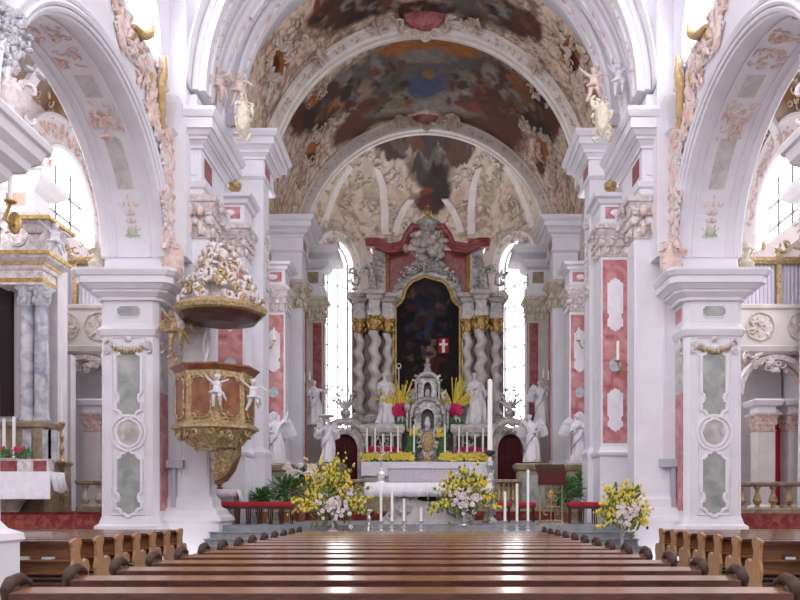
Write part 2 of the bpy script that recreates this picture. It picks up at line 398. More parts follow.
for s in (-1, 1):
    side = SN[s]
    # ---- main pier: panelled front at Y 19.5
    who = 'left of the pulpit' if s < 0 else 'right, beside the column loudspeaker'
    pier = thing('pier', f'big square white pier with long grey inlay panels, {who}', 'pillar', (7.49, 20.2, 0), sx=s)
    X0, X1, Y0, Y1 = 6.86, 8.36, 19.5, 21.0
    m = MB(s)
    m.rect(X0, X1, Y0, Y1, [(0, .22), (.75, .22), (.8, .16), (1.0, .14), (1.06, .06), (1.2, .02), (1.26, 0), (5.92, 0), (5.96, .05), (6.02, .07), (6.1, .1), (6.16, .06), (6.2, .02), (6.28, 0), (6.85, 0)], ch=.12)
    m.build('shaft', 'plaster', pier)
    m = MB(s)
    m.rect(X0 - .06, X1, Y0 - .02, Y1 - .1, [(6.85, .02), (6.86, .07), (6.93, .07), (6.95, .11), (7.02, .2), (7.03, .24), (7.09, .24), (7.1, .3), (7.2, .41), (7.21, .46), (7.38, .46), (7.39, .5), (7.5, .56), (7.56, .56), (7.57, .48)], ch=.16)
    m.rect(6.68, X1 - .1, Y0 + .05, Y1, [(7.58, .05), (7.66, .05), (7.7, .02), (7.98, 0), (8.0, .05), (8.06, .05), (8.1, .02)], ch=.05)
    m.build('impost_cornice', 'plaster', pier)
    cx = (X0 + X1) / 2
    f = FRONT(cx, Y0, 0)
    fm = MB(s); g = MB(s)
    inlay(fm, g, FRONT(cx, Y0, 4.72), outline(.68, 1.72), .05)
    inlay(fm, g, FRONT(cx, Y0, 2.1), outline(.68, 1.58), .05)
    g.build('stone_panel', 'green_marble', pier)
    g = MB(s); inlay(fm, g, FRONT(cx, Y0, 3.42), outline(.66, .72, 'oval'), .045); g.build('round_panel', 'beige_marble', pier)
    g = MB(s); inlay(fm, g, FRONT(cx, Y0, 6.58), outline(.62, .3, 'short'), .02); g.build('small_panel', 'green_marble', pier)
    for a in (-.43, .43): fm.tube([f.p(a, 1.3, .01), f.p(a, 5.9, .01)], .02, 4)
    for b in (1.3, 5.9): fm.tube([f.p(-.43, b, .01), f.p(.43, b, .01)], .02, 4)
    fm.ring([f.p(.45 * math.cos(PI * i / 14), 3.42 + .45 * math.sin(PI * i / 14), .02) for i in range(28)], .045, 6, f.n)
    fm.build('panel_moulding', 'white_inlay', pier)
    # side stone strip towards the nave
    g = MB(s); g.fbox(SIDE(X0, 19.95, 0), -.28, .3, 1.4, 4.5, -.05, .015); g.build('marble_strip', 'pink_marble', pier); g = MB(s); g.fbox(SIDE(X0, 19.95, 0), -.28, .3, 4.5, 5.7, -.05, .015); g.build('marble_strip', 'beige_marble', pier)
    g = MB(s); g.fbox(SIDE(X0, 19.95, 0), -.2, .3, 6.4, 6.75, -.05, .015); g.build('marble_tile', 'pink_marble', pier)
    # festoon under the capital
    g = MB(s)
    for a in (-.5, .5):
        scroll(g, f, a, 5.75, .15, 0, -1 if a < 0 else 1, .07); scroll(g, f, a * 1.05, 5.55, .12, 1, 1 if a < 0 else -1, .06)
    for i in range(11):
        a = -.42 + .084 * i; g.ell(f.p(a, 5.72 - .12 * math.cos(a * 3.6), .05), (.06, .06, .07), 6, 4)
    g.ell(f.p(0, 5.86, .05), (.09, .06, .08))
    g.build('festoon', 'stucco', pier)
    g = MB(s)
    for i in range(9):
        a = -.34 + .085 * i; g.ell(f.p(a, 5.62 - .1 * math.cos(a * 4), .05), (.055, .05, .06), 6, 4)
    g.build('garland', 'gold_white', pier)
    g = MB(s); fs = SIDE(X0, 20.0, 0); rocaille(g, Fr(fs.p(-.2, 5.75, .02), fs.u, fs.v, fs.n), .3, .5, 7, .12); g.build('corner_scroll', 'stucco', pier)
    # upper pier
    m = MB(s); m.rect(6.2, 8.2, 19.75, 21.2, [(8.1, 0), (15.5, 0)]); m.build('upper_shaft', 'plaster', pier)
    m = MB(s)
    for a, b in ((-.62, -.1), (.05, .6)):
        ff = FRONT(6.75, 19.75, 11.2)
    # ---- near pier (only its far edge is seen)
    np_ = thing('pier', f'nearest white pier at the {side} picture edge, silver wreath above its cornice', 'pillar', (7.49, 11.4, 0), sx=s)
    m = MB(s)
    m.rect(6.63, 8.33, 10.6, 12.05, [(0, .22), (.95, .22), (1.0, .28), (1.1, .26), (1.18, .1), (1.3, .02), (6.2, 0), (6.9, 0)], ch=.12)
    m.rect(6.68, 8.23, 10.65, 12.0, [(7.5, .05), (8.1, .02), (15.5, 0)])
    m.build('shaft', 'plaster', np_)
    m = MB(s); m.rect(6.6, 8.33, 10.6, 12.05, [(6.7, 0), (6.78, .08), (6.9, .12), (6.98, .28), (7.1, .32), (7.2, .44), (7.36, .48), (7.38, .54), (7.48, .56), (7.56, .5)], ch=.1)
    m.build('impost_cornice', 'plaster', np_)
    g = MB(s); g.fbox(SIDE(6.66, 11.4, 0), -.4, .45, 7.9, 9.9, -.05, .03); g.build('marble_panel', 'pink_marble', np_)
    # cartouche and silver wreath standing on the cornice
    g = MB(s); fc = Fr((6.55, 12.15, 7.95), (-.5, .85, 0), (0, 0, 1), (-.85, -.5, 0))
    g.ell(fc.p(0, .15, 0), (.26, .34, .2), 12, 8, (fc.u, fc.v, fc.n))
    for a, b, z, r_, fl in ((-.28, .42, .2, 0, 1), (.28, .42, .2, PI, -1), (-.3, -.02, .18, 1, -1), (.3, -.02, .18, 2, 1), (-.15, -.28, .14, 1, 1), (.15, -.28, .14, 2, -1), (0, .52, .16, 1, 1)):
        scroll(g, fc, a, b, z, r_, fl, .07)
    rocaille(g, fc, .5, .7, 16, .1)
    g.build('shell_shield', 'stucco', np_)
    g = MB(s)
    for i in range(90):
        t = rng.random(); a = rng.gauss(0, .14) * (1.2 - .3 * t); leaf(g, fc, a - .05, .65 + t * .95, .09, .05, rng.uniform(0, 6.3), .07)
    for i in range(12):
        scroll(g, fc, rng.gauss(0, .13), .7 + .07 * i, .1, rng.uniform(0, 6), rng.choice((-1, 1)), .035)
    g.build('silver_wreath', 'stucco_silver', np_)
    # ---- nave arcade wall with its arch, clerestory above
    fn = Fr((6.63, 0, 0), (0, 1, 0), (0, 0, 1), (-1, 0, 0))
    m = MB(s); wall_arch(m, fn, 12.0, 20.0, 8.0, 12.45, 12.15, 19.5, 8.0, 8.0, 3.15, 1.7, 28)
    struct(m.build(f'wall_{side}', 'plaster'))
    m = MB(s); wall_arch(m, fn, 12.0, 20.0, 12.45, 16.0, 13.3, 19.1, 12.7, 13.2, 2.0, 1.2, 20)
    struct(m.build(f'wall_{side}_clerestory', 'plaster'))
    f2 = Fr((6.63, 0, 0), (0, 1, 0), (0, 0, 1), (-1, 0, 0))
    # archivolt mouldings, nave side; aisle side
    m = MB(s)
    for r0, d in ((.0, .05), (.10, .09), (.26, .05)):
        archivolt(m, fn, 15.825, 8.0, 3.675, 3.15, [(r0, 0), (r0, d), (r0 + .05, d + .03), (r0 + .09, d), (r0 + .1, 0)], 40)
    archivolt(m, fn, 15.825, 8.0, 3.675, 3.15, [(0, -.0), (-.05, -.03), (-.05, -.2), (0, -.22)], 40)
    archivolt(m, fn, 15.825, 8.0, 3.675, 3.15, [(0, -1.46), (-.05, -1.48), (-.05, -1.66), (0, -1.7)], 40)
    for d in (-.4, -1.28):
        archivolt(m, fn, 15.825, 8.0, 3.675, 3.15, [(0, d), (-.035, d), (-.035, d - .05), (0, d - .05)], 40)
    struct(m.build('trim_' + ('1' if s < 0 else '2'), 'plaster'))
    # soffit ornament
    def soff(t, x=7.48):
        c_, s_ = math.cos(t), math.sin(t)
        tv = Vector((0, -3.675 * s_, 3.15 * c_)).normalized(); nn = Vector((0, -c_ / 3.675, -s_ / 3.15)).normalized()
        return Fr((x, 15.825 + 3.675 * c_, 8.0 + 3.15 * s_), (1, 0, 0), tv, nn)
    orn = thing('soffit_stucco', f'faded pink and green stucco scrollwork under the {side} arcade arch', 'stucco', (7.48, 15.8, 11.1), sx=s)
    g = MB(s); g2 = MB(s); g3 = MB(s)
    drop(g, Fr(soff(.32).p(0, 0), *[getattr(soff(.32), k) for k in 'uvn']), .75, 1.9, n=10)
    leaf(g2, soff(.2), 0, 0, .14, .12, 0, .05); scroll(g2, soff(.16), .1, 0, .1, 0, 1, .03); scroll(g2, soff(.16), -.1, 0, .1, PI, -1, .03)
    # green-grey field in a strip of quads
    def strip(mb, t0, t1, w, off, n=10):
        rings = []
        for i in range(n + 1):
            q = soff(t0 + (t1 - t0) * i / n); rings.append([q.p(-w, 0, -.02), q.p(w, 0, -.02), q.p(w, 0, off), q.p(-w, 0, off)])
        mb.loft(rings)
    strip(g3, .52, .88, .2, .012)
    for q0, q1 in ((1.18, 1.35), (2.2, 2.6)): g4 = MB(s); strip(g4, q0, q1, .2, .012); g4.build('inlay_field', 'grey_marble', orn)
    for t in (.95, 1.06, 1.5, 1.75, 2.05, 2.75, 2.95):
        q = soff(t); rocaille(g, q, .65, .6, 20, .12)
        rocaille(g2, q, .5, .5, 2, .09)
    g.build('pink_scrolls', 'stucco_pink', orn); g2.build('green_leaves', 'stucco_green', orn); g3.build('inlay_field', 'grey_marble', orn)
    # rich stucco running up the wall outside the arch
    so = thing('arch_stucco', f'white, pink and gold stucco clusters climbing the wall above the {side} arch', 'stucco', (6.63, 18.9, 9.5), sx=s)
    g = MB(s); gp = MB(s); gg = MB(s)
    r2 = random.Random(11)
    for i in range(30):
        t = .02 + 1.45 * i / 29; off = .3 + r2.uniform(.1, .75)
        y = min(15.825 + (3.675 + off) * math.cos(t), 19.55); z = 8.1 + (3.15 + off + .25 * (i / 29)) * math.sin(t) + .2
        q = Fr((6.6, y, z), (0, 1, 0), (0, 0, 1), (-1, 0, 0))
        rocaille(g, q, .7, .5, 9, .17, r2)
        rocaille(gp, q, .8, .6, 8, .2, r2)
        if 12 < i: rocaille(gg, q, .5, .4, 1, .2, r2)
    for k in range(26):
        z = 8.4 + 4.2 * k / 25; y = 19.35 + .2 * math.sin(k * .9) - (.5 * max(0, k - 14) / 11)
        q = Fr((6.58, y, z), (0, 1, 0), (0, 0, 1), (-1, 0, 0)); rocaille(g, q, .45, .3, 6, .15, r2); rocaille(gp, q, .5, .3, 4, .17, r2)
    def wig(pts, r0):
        out = []
        for a_, b_ in zip(pts[:-1], pts[1:]):
            for k in range(5): out.append(Vector(a_).lerp(Vector(b_), k / 5))
        out.append(Vector(pts[-1])); n_ = len(out); gg.tube(out, [r0 * (.35 + .65 * math.sin(PI * (k + .5) / n_)) for k in range(n_)], 10)
    wig([(6.5, 19.0, 12.9), (6.45, 18.85, 12.4), (6.45, 18.6, 11.9), (6.45, 18.7, 11.4), (6.5, 18.85, 11.0)], .11)
    wig([(6.5, 18.2, 13.2), (6.45, 17.9, 12.8), (6.45, 17.5, 12.5), (6.45, 16.9, 12.35)], .11)
    g.build('white_scrolls', 'stucco', so); gp.build('pink_scrolls', 'stucco_pink', so); gg.build('ochre_scrolls', 'ochre_paint', so)
    # clerestory glass
    m = MB(s); pts = [(13.3, 12.7), (19.1, 12.7)] + [(16.2 + 2.9 * math.cos(PI * i / 16), 13.2 + 2 * math.sin(PI * i / 16)) for i in range(17)]
    m.poly(f2, pts, -.9, -.93); w_ = struct(m.build('window_' + ('1' if s < 0 else '2'), 'daylight_glass'))
    b = MB(s)
    for a in (14.3, 15.5, 16.9, 18.1): b.fbox(f2, a - .02, a + .02, 12.7, 14.9, -.89, -.84)
    for z in (13.4, 14.2): b.fbox(f2, 13.6, 18.8, z - .02, z + .02, -.89, -.84)
    b.build('glazing_bars', 'muntin', w_)
    # ---- tall pilaster A carrying the big entablature
    pa = thing('pilaster', f'tall white pilaster under the large upper cornice, ' + ('carrying the pulpit' if s < 0 else 'right of the altar steps'), 'pillar', (6.2, 20.4, 0), sx=s)
    m = MB(s); m.rect(5.75, 6.9, 20.3, 20.95, [(0, .35), (1.05, .35), (1.12, .42), (1.22, .4), (1.3, .3), (1.42, .26), (1.5, .12), (1.7, .1), (1.78, .02), (1.85, 0), (8.8, 0)])
    for a, b_ in ((5.8, 5.88), (6.5, 6.58)): m.box(a, b_, 20.27, 20.33, 2.3, 8.4)
    m.build('shaft', 'plaster', pa)
    m = MB(s); capital(m, 5.75, 6.9, 20.3, 20.95, 8.75, 9.82); cap = m.build('capital', 'stucco', pa)
    g = MB(s)
    for a in (5.95, 6.22, 6.5):
        g.ell((a, 20.1, 9.45), (.1, .1, .16)); g.ell((a, 20.13, 9.0), (.08, .08, .2))
    g.build('pink_flutes', 'stucco_pink', cap)
    m = MB(s)
    m.rect(5.95, 6.9, 20.2, 22.4, [(9.82, .06), (9.9, .1), (10.02, .1), (10.06, .16), (10.2, .2), (10.22, .1), (10.3, .02), (11.12, .02), (11.13, .08), (11.2, .08), (11.3, .18), (11.31, .24), (11.38, .24), (11.39, .3), (11.5, .38), (11.51, .43), (11.78, .43), (11.79, .47), (11.93, .54), (12.02, .54), (12.03, .44), (12.08, .44)], ch=.0)
    m.rect(6.1, 6.9, 20.1, 22.2, [(12.08, .2), (12.16, .2), (12.2, .12), (12.5, .1)], ch=.0)
    m.rect(6.7, 8.3, 19.7, 20.4, [(9.82, .06), (10.2, .2), (10.3, .02), (11.12, .02), (11.3, .3), (11.5, .34), (11.9, .44), (12.08, .44)])
    m.build('entablature', 'plaster', pa)
    g = MB(s); g.fbox(SIDE(5.93, 21, 0), -.55, .1, 10.5, 11.0, -.03, .02); g.build('marble_tile', 'red_marble', pa)
    m = MB(s)
    for a, b_ in ((6.05, 6.3), (6.4, 6.8)): m.box(a, b_, 20.14, 20.2, 10.42, 11.02)
    m.build('frieze_panel', 'plaster', pa)
    # ---- B : lower choir pilaster with pink marble panel
    def lower(x0, x1, y, ztop, name, lab, sconce=True, zc=.0):
        t = thing('pilaster', lab, 'pillar', ((x0 + x1) / 2, y + .3, Z1), sx=s)
        d = y + .9
        m = MB(s); m.rect(x0, x1, y, d, [(Z1, .1), (1.5, .1), (1.56, .04), (3.0, .03), (3.04, .1), (3.12, .12), (3.2, .06), (3.3, .02), (ztop - 1.85, 0)])
        m.build('shaft', 'plaster', t)
        cxx = (x0 + x1) / 2; w = x1 - x0
        g = MB(s); g.fbox(FRONT(cxx, y, 0), -w / 2 + .05, w / 2 - .12, 3.4, ztop - 1.95, -.05, .02); g.build('marble_facing', 'pink_marble', t)
        g = MB(s); fm = MB(s)
        for zc_, hh_ in ((ztop - 3.3, 1.5), (4.4, 1.2)):
            g = MB(s); inlay(None, g, Fr((cxx - .03, y - .02, zc_)), outline(w * .52, hh_, 'long'), .02, .02); g.build('white_inlay', 'white_inlay', t)
        g = MB(s)
        inlay(None, g, Fr((cxx - .03, y - .02, 5.75)), outline(w * .4, .42, 'oval'), .02, .03); g.build('rosette', 'grey_inlay', t)
        m = MB(s); capital(m, x0 + .03, x1 - .03, y, d, ztop - 1.85, ztop - .95); m.build('capital', 'stucco', t)
        m = MB(s); m.rect(x0, x1, y, d, [(ztop - .95, .06), (ztop - .85, .1), (ztop - .8, .02), (ztop - .3, .0), (ztop - .26, .08), (ztop - .16, .12), (ztop - .12, .24), (ztop - .02, .27), (ztop, .2)]); m.build('entablature', 'plaster', t)
        g = MB(s); g.fbox(FRONT(cxx, y, 0), -w * .36, w * .36, ztop - .72, ztop - .36, -.03, .02); g.build('frieze_tile', 'pink_marble', t)
        g = MB(s); g.ell((cxx, y - .03, ztop - .54), (w * .2, .04, .1), 10, 5); g.build('frieze_cartouche', 'white_inlay', t)
        return t
    lower(5.35, 6.25, 22.5, 10.85, 'B', f'wide pink marble pilaster, ' + ('behind the pulpit canopy' if s < 0 else 'with the triple candle sconce on the right'))
    ex = .22 if s > 0 else 0.
    lower(5.2 + ex, 6.1 + ex * .6, 28.0, 10.6, 'C', f'narrow pink marble pilaster with white scalloped panels, {"just right of the pulpit" if s < 0 else "left of the triple candle sconce"}')
    # ---- P2 / P3 white pilasters, main entablature blocks
    def upper(x0, x1, y, ztop, lab, dz=1.2):
        t = thing('pilaster', lab, 'pillar', ((x0 + x1) / 2, y + .4, Z1), sx=s)
        d = y + .8
        m = MB(s); m.rect(x0, x1 + .2, y, d, [(Z1, .1), (3.0, .06), (3.2, .1), (3.35, 0), (ztop - 1.3, 0)])
        m.build('shaft', 'plaster', t)
        m = MB(s); m.rect(x0, x1 + .3, y, d + .6, [(ztop - 1.35, .04), (ztop - 1.28, .1), (ztop - 1.2, .02), (ztop - .75, .02), (ztop - .74, .08), (ztop - .68, .08), (ztop - .6, .18), (ztop - .59, .23), (ztop - .52, .23), (ztop - .42, .34), (ztop - .41, .4), (ztop - .2, .4), (ztop - .19, .46), (ztop - .08, .54), (ztop, .54)])
        m.build('entablature', 'plaster', t)
        g = MB(s); g.fbox(SIDE(x0, (y + d) / 2, 0), -.25, .4, ztop - 1.15, ztop - .8, -.03, .035); g.build('marble_tile', 'red_marble', t)
        return t
    p2 = upper(5.0 + ex, 6.1, 23.5, 13.1, f'white pilaster with stepped cornice under the outer painted arch, {side} side')
    m = MB(s); rocaille(m, SIDE(5.0 + ex, 23.9, 9.3), .6, 2.6, 26, .16); m.build('side_stucco', 'stucco', p2)
    p3 = upper(4.95 + ex, 6.0, 30.3, 13.1, f'slim white pilaster with stepped cornice under the inner painted arch, {side} side')
    m = MB(s); capital(m, 4.95 + ex, 5.7, 30.3, 31.1, 9.5, 10.6); m.build('capital', 'stucco_cream', p3)
    m = MB(s); m.box(4.88 + ex, 4.96 + ex, 30.9, 31.0, 3.4, 9.5); m.build('marble_edge', 'red_marble', p3)
    # ---- D : red pilaster next to the window
    t = thing('pilaster', f'dark red marble pilaster with overhanging cornice standing against the {side} apse window', 'pillar', (5.0, 34.3, 2.3), sx=s)
    m = MB(s); m.rect(4.65, 5.8, 34.0, 34.9, [(Z1, .1), (5.0, .1), (5.1, .16), (5.3, .02), (9.9, 0)]); m.build('shaft', 'plaster_warm', t)
    m = MB(s); m.fbox(FRONT(4.9, 34.0, 0), -.2, .2, 5.4, 9.8, -.03, .03); m.fbox(SIDE(4.65, 34.5, 0), -.35, .35, 5.4, 9.8, -.03, .03); m.build('marble_facing', 'red_marble', t)
    m = MB(s); capital(m, 4.7, 5.8, 34.0, 34.9, 9.9, 10.95); m.build('capital', 'stucco_cream', t)
    m = MB(s); m.rect(4.7, 5.8, 34.0, 34.9, [(10.95, .05), (11.05, .1), (11.45, .12), (11.5, .02), (12.2, .02), (12.3, .2), (12.45, .3), (12.6, .34), (12.75, .75), (12.95, .82), (13.1, .78)]); m.build('entablature', 'plaster', t)
    m = MB(s); m.fbox(SIDE(4.68, 34.45, 0), -.3, .3, 11.6, 12.1, -.03, .03); m.fbox(FRONT(5.1, 33.98, 0), -.25, .25, 11.6, 12.1, -.03, .03); m.build('marble_tile', 'brown_marble', t)
    # ---- choir side wall with a tall hidden window
    fw = Fr((6.25, 0, 0), (0, 1, 0), (0, 0, 1), (-1, 0, 0))
    m = MB(s); wall_arch(m, fw, 23.4, 30.5, Z1, 13.6, 24.4, 25.8, 4.5, 10.8, .7, .5, 14); m.fbox(fw, 30.5, 35.6, Z1, 13.6, 0, -.5)
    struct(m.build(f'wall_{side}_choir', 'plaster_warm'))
    m = MB(s); m.fbox(fw, 24.3, 25.9, 4.4, 11.6, -.4, -.43); w_ = struct(m.build('window_' + ('3' if s < 0 else '4'), 'daylight_glass'))
    # ---- transept / aisle
    ft = Fr((13.2, 0, 0), (0, 1, 0), (0, 0, 1), (-1, 0, 0))
    m = MB(s); wall_arch(m, ft, 24.5, 32, Z1, 17, 25.5, 29.7, 11.4, 12.3, 2.2, .6, 20); wall_arch(m, ft, 9.0, 24.5, 0, 17, 19.4, 22.4, 9.9, 12.4, 1.5, .6, 14)  # second opening is invented, out of view, to let the fill lamp in
    struct(m.build(f'wall_{side}_aisle', 'plaster_pinkish'))
    gl = MB(s); pts = [(25.5, 11.4), (29.7, 11.4)] + [(27.6 + 2.1 * math.cos(PI * i / 16), 12.3 + 2.2 * math.sin(PI * i / 16)) for i in range(17)]
    gl.fbox(ft, 19.3, 22.5, 9.8, 14.0, -.4, -.43); gl.poly(ft, pts, -.4, -.43); w_ = struct(gl.build('window_' + ('5' if s < 0 else '6'), 'daylight_glass'))  # the rectangular pane belongs to the added, unseen opening
    b = MB(s)
    for a in (26.5, 27.6, 28.7): b.fbox(ft, a - .03, a + .03, 11.4, 14.1, -.39, -.33)
    for z in (12.3, 13.2): b.fbox(ft, 25.6, 29.6, z - .03, z + .03, -.39, -.33)
    b.build('glazing_bars', 'iron', w_)
    m = MB(s); archivolt(m, ft, 27.6, 12.3, 2.1, 2.2, [(-.02, -.1), (-.02, .1), (.1, .16), (.16, .1), (.95, .1), (1.0, .2), (1.12, .18), (1.14, -.05)], 30); m.fbox(ft, 24.6, 31.5, 10.7, 11.4, -.3, .3)
    for q_ in (25.0, 30.2): m.fbox(ft, q_ - .5, q_ + .5, 11.4, 12.3, 0, .1)
    struct(m.build('trim_' + ('3' if s < 0 else '4'), 'plaster'))
    # window arch stucco band
    g = MB(s)
    for i in range(14):
        t = .25 + 2.6 * i / 13
        q = Fr(ft.p(27.6 + 2.65 * math.cos(t), 12.3 + 2.75 * math.sin(t), .12), (0, 1, 0), (0, 0, 1), (-1, 0, 0)); rocaille(g, q, .6, .5, 9, .12)
    tag(g.build('window_stucco', 'stucco_pink'), f'pink scroll stucco on the arch of the {side} aisle window', 'stucco')
    m = MB(s); m.box(6.2, 14, 31.6, 32.1, Z1, 17); m.box(8.3, 9.6, 29.0, 31.6, Z1, 14); struct(m.build(f'wall_{side}_transept', 'plaster_pinkish'))
    # aisle barrel vault with ribs
    m = MB(s)
    SAT[:] = [.8, .85]; R = 2.6; xc = 10.75; zc = 14.6
    rings = []
    for j in range(41):
        y = 11 + 20.8 * j / 40
        rings.append([(xc + (R) * math.cos(PI * i / 20), y, zc + 2.3 * math.sin(PI * i / 20)) for i in range(21)])
    m.loft(rings, closed=False)
    o = struct(m.build('ceiling', 'fresco', smooth=True))
    v = np.array([p.co[:] for p in o.data.vertices]) + np.array(WL[o.name])
    bl = []
    rr = random.Random(5)
    for k in range(7):
        yy = 13.5 + 2.9 * k
        bl.append((yy, 0, .9, 1.5, lin((74, 56, 54)), 2.)); bl.append((yy + .2, .3, .5, .7, lin((120, 84, 66)), 2.))
        for q in (-1, 1): bl.append((yy + 1.2, q * 2.4, .5, .8, lin((150, 98, 40)), 3.))
    an = np.arctan2(v[:, 2] - zc, np.abs(v[:, 0]) - xc) - PI / 2
    setcol(o, paint(v[:, 1], an * R, lin((176, 160, 142)), bl, .4, 2.3, 3., .35, 5., orn=((lin((160, 96, 80)), 1.6, .06), (lin((150, 120, 60)), 2.2, .04))))
    q_ = o.modifiers.new('Solidify', 'SOLIDIFY'); q_.thickness = .04; q_.offset = 0
    m = MB(s); g = MB(s); g2 = MB(s)
    for y in (12.6, 15.6, 18.6, 21.6, 24.6, 27.6, 30.4):
        fr_ = Fr((xc, y, 0))
        archivolt(m, fr_, 0, zc, R, 2.3, [(.05, -.45), (-.18, -.45), (-.22, -.4), (-.22, -.05), (-.18, 0), (.05, 0)], 24)
        for t in (.4, .75, 1.1, 1.57, 2.0, 2.4, 2.75):
            cc, ss = math.cos(t), math.sin(t)
            q = Fr((xc + (R - .05) * cc, y + 1.4, zc + 2.25 * ss), (0, 1, 0), (-ss, 0, cc), (-cc, 0, -ss)); rocaille(g, q, 1.4, .7, 8, .2); rocaille(g2, q, 1.2, .6, 2, .18)
    struct(m.build('trim_' + ('5' if s < 0 else '6'), 'plaster'))
    t_ = thing('vault_stucco', f'gilt and pink stucco scrolls over the {side} aisle vault', 'stucco', (xc, 21, 15.5), sx=s)
    g.build('pink_scrolls', 'stucco_vault', t_); g2.build('gilt_scrolls', 'gold_white', t_)
m = MB(); m.box(-14, 14, -10.5, -10, 0, 9.5); struct(m.build('wall_back', 'plaster'))
for s in (-1, 1):
    m = MB(s); m.box(13.2, 13.8, -10, 9.0, 0, 9.5); struct(m.build('wall_' + SN[s] + '_rear', 'plaster'))
# ---- nave vault over the arcade, crossing barrel, choir barrel
ZC = 13.2
def barrel(name, Rx, Rz, zc, y0, y1, ny, nth, m, col=None, kind='structure'):
    mb = MB(); rings = []
    for j in range(ny + 1):
        y = y0 + (y1 - y0) * j / ny
        rings.append([(Rx * math.cos(PI * i / nth), y, zc + Rz * math.sin(PI * i / nth)) for i in range(nth + 1)])
    mb.loft(rings, closed=False)
    o = mb.build(name, m, smooth=True); o['kind'] = 'structure'
    o.modifiers.new('Solidify', 'SOLIDIFY').thickness = .0
    o.modifiers['Solidify'].thickness = .04; o.modifiers['Solidify'].offset = 0
    return o
barrel('ceiling', 6.75, 3.4, 15.9, 9.5, 20.1, 6, 32, 'plaster')
barrel('ceiling', 6.15, 6.15, ZC - .6, 19.6, 23.7, 6, 48, 'plaster')
RB = 6.1
ob = barrel('ceiling', RB, RB, ZC, 23.6, 35.2, 150, 260, 'fresco')
# colours of the painted choir vault: every blob is placed where its ray meets the barrel
def hit(px, py, R=RB, zc=ZC):
    dx, dz = (px - VX) / F, (VY - py) / F; ox, oz = CX, CZ - zc
    a = dx * dx + dz * dz; b = 2 * (ox * dx + oz * dz); c = ox * ox + oz * oz - R * R
    t = (-b + math.sqrt(b * b - 4 * a * c)) / (2 * a)
    x, z = ox + dx * t, oz + dz * t
    return math.atan2(x, z) * R, t
def blob(px, py, rx, ry, rgb, hd=2.5):
    s0, y0 = hit(px, py); s1, y1 = hit(px + rx, py); s2, y2 = hit(px, py + ry)
    rs = max(abs(s1 - s0), abs(s2 - s0)) if abs(px - VX) > 90 else abs(s1 - s0)
    ry_ = max(abs(y2 - y0), abs(y1 - y0), .15)
    return (s0, y0, max(rs, .12), ry_, lin(rgb), hd)
SAT[:] = [1.0, .74]
CREAM = (196, 170, 150); BR = (96, 58, 44); RD = (118, 52, 38); GY = (120, 112, 108); DK = (66, 44, 40); OC = (210, 124, 40); LG = (168, 158, 150); BL = (86, 100, 138)
bl = []
# main fresco between second and third arch
for a in ((300, 118, 16, 14, RD), (320, 110, 26, 20, DK), (345, 92, 34, 22, BR), (385, 72, 40, 26, GY), (430, 66, 44, 34, GY), (470, 70, 44, 26, GY), (505, 88, 36, 24, BR), (538, 110, 26, 22, DK), (552, 118, 12, 12, RD),
          (355, 125, 30, 9, RD), (390, 112, 34, 8, BR), (460, 112, 30, 7, BR), (500, 122, 34, 9, RD), (425, 100, 60, 6, LG), (425, 48, 44, 6, OC), (405, 46, 30, 6, OC), (450, 46, 30, 6, OC),
          (425, 55, 30, 7, LG), (428, 84, 20, 13, BL), (429, 74, 5, 5, (170, 130, 70)), (418, 90, 10, 8, BL), (344, 76, 9, 10, LG), (352, 98, 10, 9, RD), (366, 90, 7, 10, (190, 150, 130)),
          (376, 66, 6, 16, LG), (384, 96, 9, 9, (96, 84, 52)), (398, 82, 8, 12, (100, 92, 70)), (462, 76, 8, 12, (150, 140, 130)), (480, 95, 8, 12, (140, 44, 40)), (490, 74, 10, 12, LG), (516, 84, 12, 12, (170, 110, 50)), (526, 98, 12, 8, (150, 90, 46)),
          (335, 108, 10, 8, OC), (312, 100, 8, 8, OC), (366, 106, 18, 4, (140, 60, 44)), (404, 103, 14, 5, (150, 130, 100)), (470, 104, 18, 3, (160, 70, 50)), (500, 104, 10, 8, RD)):
    bl.append(blob(*a))
# ochre cartouches beside the arches
for a in ((281, 58, 11, 18, OC), (276, 66, 6, 10, (90, 40, 16)), (312, 150, 9, 14, OC), (311, 160, 6, 10, (110, 50, 20)), (568, 50, 13, 18, OC), (572, 62, 7, 12, (100, 44, 18)), (542, 152, 9, 16, OC), (541, 166, 5, 9, (110, 50, 20))):
    bl.append(blob(*a, 4.))
# front fresco
for a in ((345, 8, 36, 20, BR), (322, 14, 18, 12, RD), (372, 6, 30, 12, DK), (420, 8, 30, 10, BR), (480, 6, 40, 12, GY), (515, 18, 26, 14, BR), (530, 26, 14, 12, RD), (500, 8, 12, 8, LG), (350, 4, 12, 5, LG)):
    bl.append(blob(*a))
r9 = random.Random(77)
PAL = [(170, 140, 120), (120, 60, 44), (84, 56, 48), (150, 110, 70), (110, 100, 110), (176, 160, 150), (96, 84, 60), (150, 80, 64), (60, 44, 42)]
for i in range(110):
    t_ = r9.uniform(-1, 1); px_ = 428 + 118 * t_; top_ = 44 + 66 * t_ * t_; py_ = r9.uniform(top_ + 8, max(top_ + 14, 104 + 16 * abs(t_)))
    if abs(px_ - 428) < 22 and 66 < py_ < 100: continue
    bl.append(blob(px_, py_, r9.uniform(2, 6), r9.uniform(2, 6), r9.choice(PAL), 2.2))
for i in range(50):
    px_ = r9.uniform(315, 540); bl.append(blob(px_, r9.uniform(0, 20 if abs(px_ - 428) < 80 else 26), r9.uniform(3, 8), r9.uniform(2, 5), r9.choice(PAL), 2.2))
v = np.array([p.co[:] for p in ob.data.vertices]) + np.array(WL[ob.name])
s_ = np.arctan2(v[:, 0], v[:, 2] - ZC) * RB
